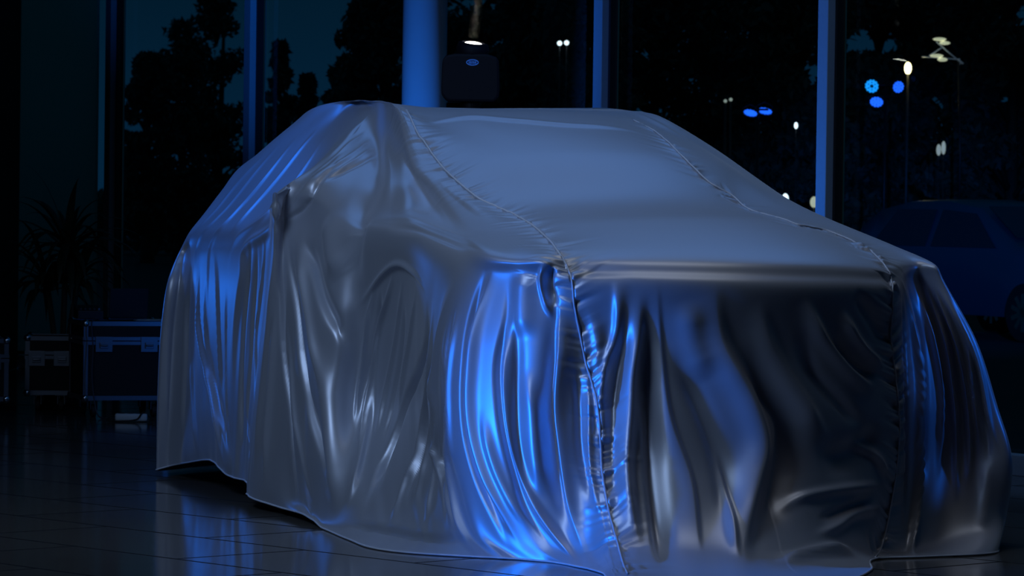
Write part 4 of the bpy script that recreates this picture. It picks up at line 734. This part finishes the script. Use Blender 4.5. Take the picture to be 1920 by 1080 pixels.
reflected_led('upper left of the three blue LED reflections near the street lamp, built as a lamp', 1629, 152, D, .092, .3, -.25, cyan_led, g)
reflected_led('blue LED reflection, built as a lamp, right beside the street lamp pole', 1678, 153, D, .080, .2, .35, blue_led, g)
reflected_led('lowest of the three blue LED reflections near the street lamp, built as a lamp', 1638, 183, D, .090, -.7, 0, blue_led, g)
g = 'tilted blue LED reflections in the fourth pane, built as lamps'
reflected_led('left of the two tilted blue LED reflections in the fourth pane, built as lamps', 1402, 207, D, .092, -1.05, .3, blue_led, g)
reflected_led('right of the two tilted blue LED reflections in the fourth pane, built as lamps', 1429, 203, D+.25, .098, -1.1, .3, blue_led, g)
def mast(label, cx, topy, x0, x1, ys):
    x, z = px(cx, topy, D+.14); t = thing('added_mast', label, 'mast', (x, D+.14, -.08)); k = D/F_PX
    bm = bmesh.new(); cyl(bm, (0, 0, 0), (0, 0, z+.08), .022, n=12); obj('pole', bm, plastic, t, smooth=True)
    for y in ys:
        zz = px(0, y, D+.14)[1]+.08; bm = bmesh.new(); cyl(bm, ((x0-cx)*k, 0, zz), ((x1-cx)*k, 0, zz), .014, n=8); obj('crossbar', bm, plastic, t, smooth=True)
mast('thin black added mast with crossbars carrying the three blue LED reflections', 1655, 135, 1620, 1690, (150, 172))
mast('thin black added mast carrying the two tilted blue LED reflections', 1416, 195, 1395, 1436, (199,))
# lamp reflection high in the right pane, built as a multi-arm lamp outside
D2 = 55; x, z = px(1766, 84, D2)
t = thing('multi_arm_reflection', 'lamp reflection with four cream shades on crossed arms, built as a lamp, top of the right pane', 'street lamp', (x, D2, -.08)); zz = z+.08; k = D2/F_PX
bm = bmesh.new(); tube(bm, [(.25, .1, 0), (.25, .1, zz*.6), (.20, .08, zz-.1)], .02, 8); obj('pole', bm, plastic, t, smooth=True)
silver = mat('glowing_silver_arm', (.5, .55, .65), .35, .8, emit=(.12, .15, .2), es=.25)  # faint glow built into the metal of the arms
for a_, b2 in (((1722, 96), (1792, 100)), ((1748, 68), (1798, 108)), ((1735, 94), (1760, 78)), ((1790, 100), (1800, 108))):
    bm = bmesh.new(); tube(bm, [((a_[0]-1766)*k, 0, zz+(84-a_[1])*k), ((b2[0]-1766)*k, .02, zz+(84-b2[1])*k)], .011, 8); obj('arm', bm, silver, t, smooth=True)
bm = bmesh.new(); tube(bm, [((1792-1766)*k, .02, zz-.12), (.22, .06, zz-.14), (.22, .09, zz-.2)], .012, 8); obj('arm', bm, silver, t, smooth=True)
for cx, cy, rx, rz_ in ((1754, 63, .10, .027), (1764, 70, .08, .027), (1749, 94, .10, .026), (1760, 101, .075, .03)):
    bm = bmesh.new(); ball(bm, (0, 0, 0), 1, (rx, rx*.8, rz_), 20); obj('lamp_shade', bm, cream, t, loc=((cx-1766)*k, -.02, zz+(84-cy)*k), smooth=True)

# ------------------------------------------------------------------ car reflection in the glass, built as a real car outside, right
paint = mat('dark_blue_car_paint', (.012, .09, .14), .3, .2, .6); carglass = mat('car_glass', (.02, .03, .05), .08, 0, .8)
pc = thing('car_reflection', 'reflection of a dark blue hatchback, built as a car outside beyond the right window pane', 'car', (5.45, 40.5, -.08), math.radians(-60))
# local: x along the car (rear at -), y across, side faces -y
prof = [(-1.95, .35), (-2.02, .6), (-1.98, .95), (-1.86, 1.22), (-1.70, 1.40), (-1.2, 1.49), (-.5, 1.50), (.15, 1.42), (.75, 1.12), (1.05, 1.0), (1.7, .90), (2.0, .72), (2.05, .45), (1.95, .28), (1.75, .25)]
hw = [.72, .78, .80, .74, .60, .56, .56, .58, .68, .74, .76, .70, .66, .62, .62]
bm = bmesh.new(); n_ = len(prof); rows = []
for j_, f in enumerate((-1, -.93, -.6, 0, .6, .93, 1)):
    rows.append([bm.verts.new((x*(1-.03*abs(f)**6), f*hh, z-(.03*abs(f)**4 if z > 1.0 else 0))) for (x, z), hh in zip(prof, hw)])
for a_, b2 in zip(rows, rows[1:]):
    for k in range(n_-1): bm.faces.new((a_[k], a_[k+1], b2[k+1], b2[k]))
def side_fill(row, y):
    lowr = [bm.verts.new((v.co.x*.98, v.co.y*1.0, .25)) for v in row]
    mid = [bm.verts.new((v.co.x*(.995), math.copysign(.84, y), min(v.co.z, .88)*.99)) for v in row]
    for k in range(n_-1):
        bm.faces.new((row[k], row[k+1], mid[k+1], mid[k])); bm.faces.new((mid[k], mid[k+1], lowr[k+1], lowr[k]))
side_fill(rows[0], -1); side_fill(rows[-1], 1)
bmesh.ops.remove_doubles(bm, verts=bm.verts, dist=.0005); bmesh.ops.recalc_face_normals(bm, faces=bm.faces)
obj('bodywork', bm, paint, pc, smooth=True)
def panel(name, pts, m, th=.012):
    bm = bmesh.new(); q = [bm.verts.new(p) for p in pts]; bm.faces.new(q); o = obj(name, bm, m, pc); md = o.modifiers.new('t', 'SOLIDIFY'); md.thickness = th; md.offset = 0; return o
def ys(z): return .845-(z-.88)*.46 if z > .88 else .845
for s_ in (-1, 1):
    panel('side_window', [(-1.55, s_*(ys(.98)), .98), (-.55, s_*ys(.98), .98), (-.58, s_*ys(1.38), 1.38), (-1.30, s_*ys(1.38), 1.38)], carglass)
    panel('side_window', [(-.45, s_*ys(.98), .98), (.70, s_*ys(.98), .98), (.15, s_*ys(1.34), 1.34), (-.47, s_*ys(1.38), 1.38)], carglass)
panel('windscreen', [(.22, -.52, 1.42), (.22, .52, 1.42), (.84, .62, 1.09), (.84, -.62, 1.09)], carglass)
panel('rear_window', [(-1.76, -.52, 1.36), (-1.76, .52, 1.36), (-1.97, .62, 1.03), (-1.97, -.62, 1.03)], carglass)
for x in (-1.25, 1.25):
    for y in (-.72, .72):
        bm = bmesh.new(); cyl(bm, (0, -.10, 0), (0, .10, 0), .31, n=36); wh = obj('wheel', bm, rubber, pc, loc=(x, y*1.04, .31), bevel=.02)
        bm = bmesh.new(); cyl(bm, (0, -.105, 0), (0, .105, 0), .07, n=20)
        for a_ in range(5): box(bm, (0, 0, 0), (.05, .214, .40), Matrix.Rotation(a_*PI/5, 4, 'Y'))
        obj('rim', bm, chrome, wh)
tl = mat('tail_lamp', (.3, .02, .02), .2)
for y in (-.66, .66):
    bm = bmesh.new(); box(bm, (0, 0, 0), (.05, .16, .22)); obj('tail_lamp', bm, tl, pc, loc=(-1.99, y, .86), bevel=.01)
for y in (-.55, .55):
    bm = bmesh.new(); ball(bm, (0, 0, 0), .1, (.6, 1.4, .7)); obj('headlamp', bm, chrome, pc, loc=(1.93, y, .70), smooth=True)
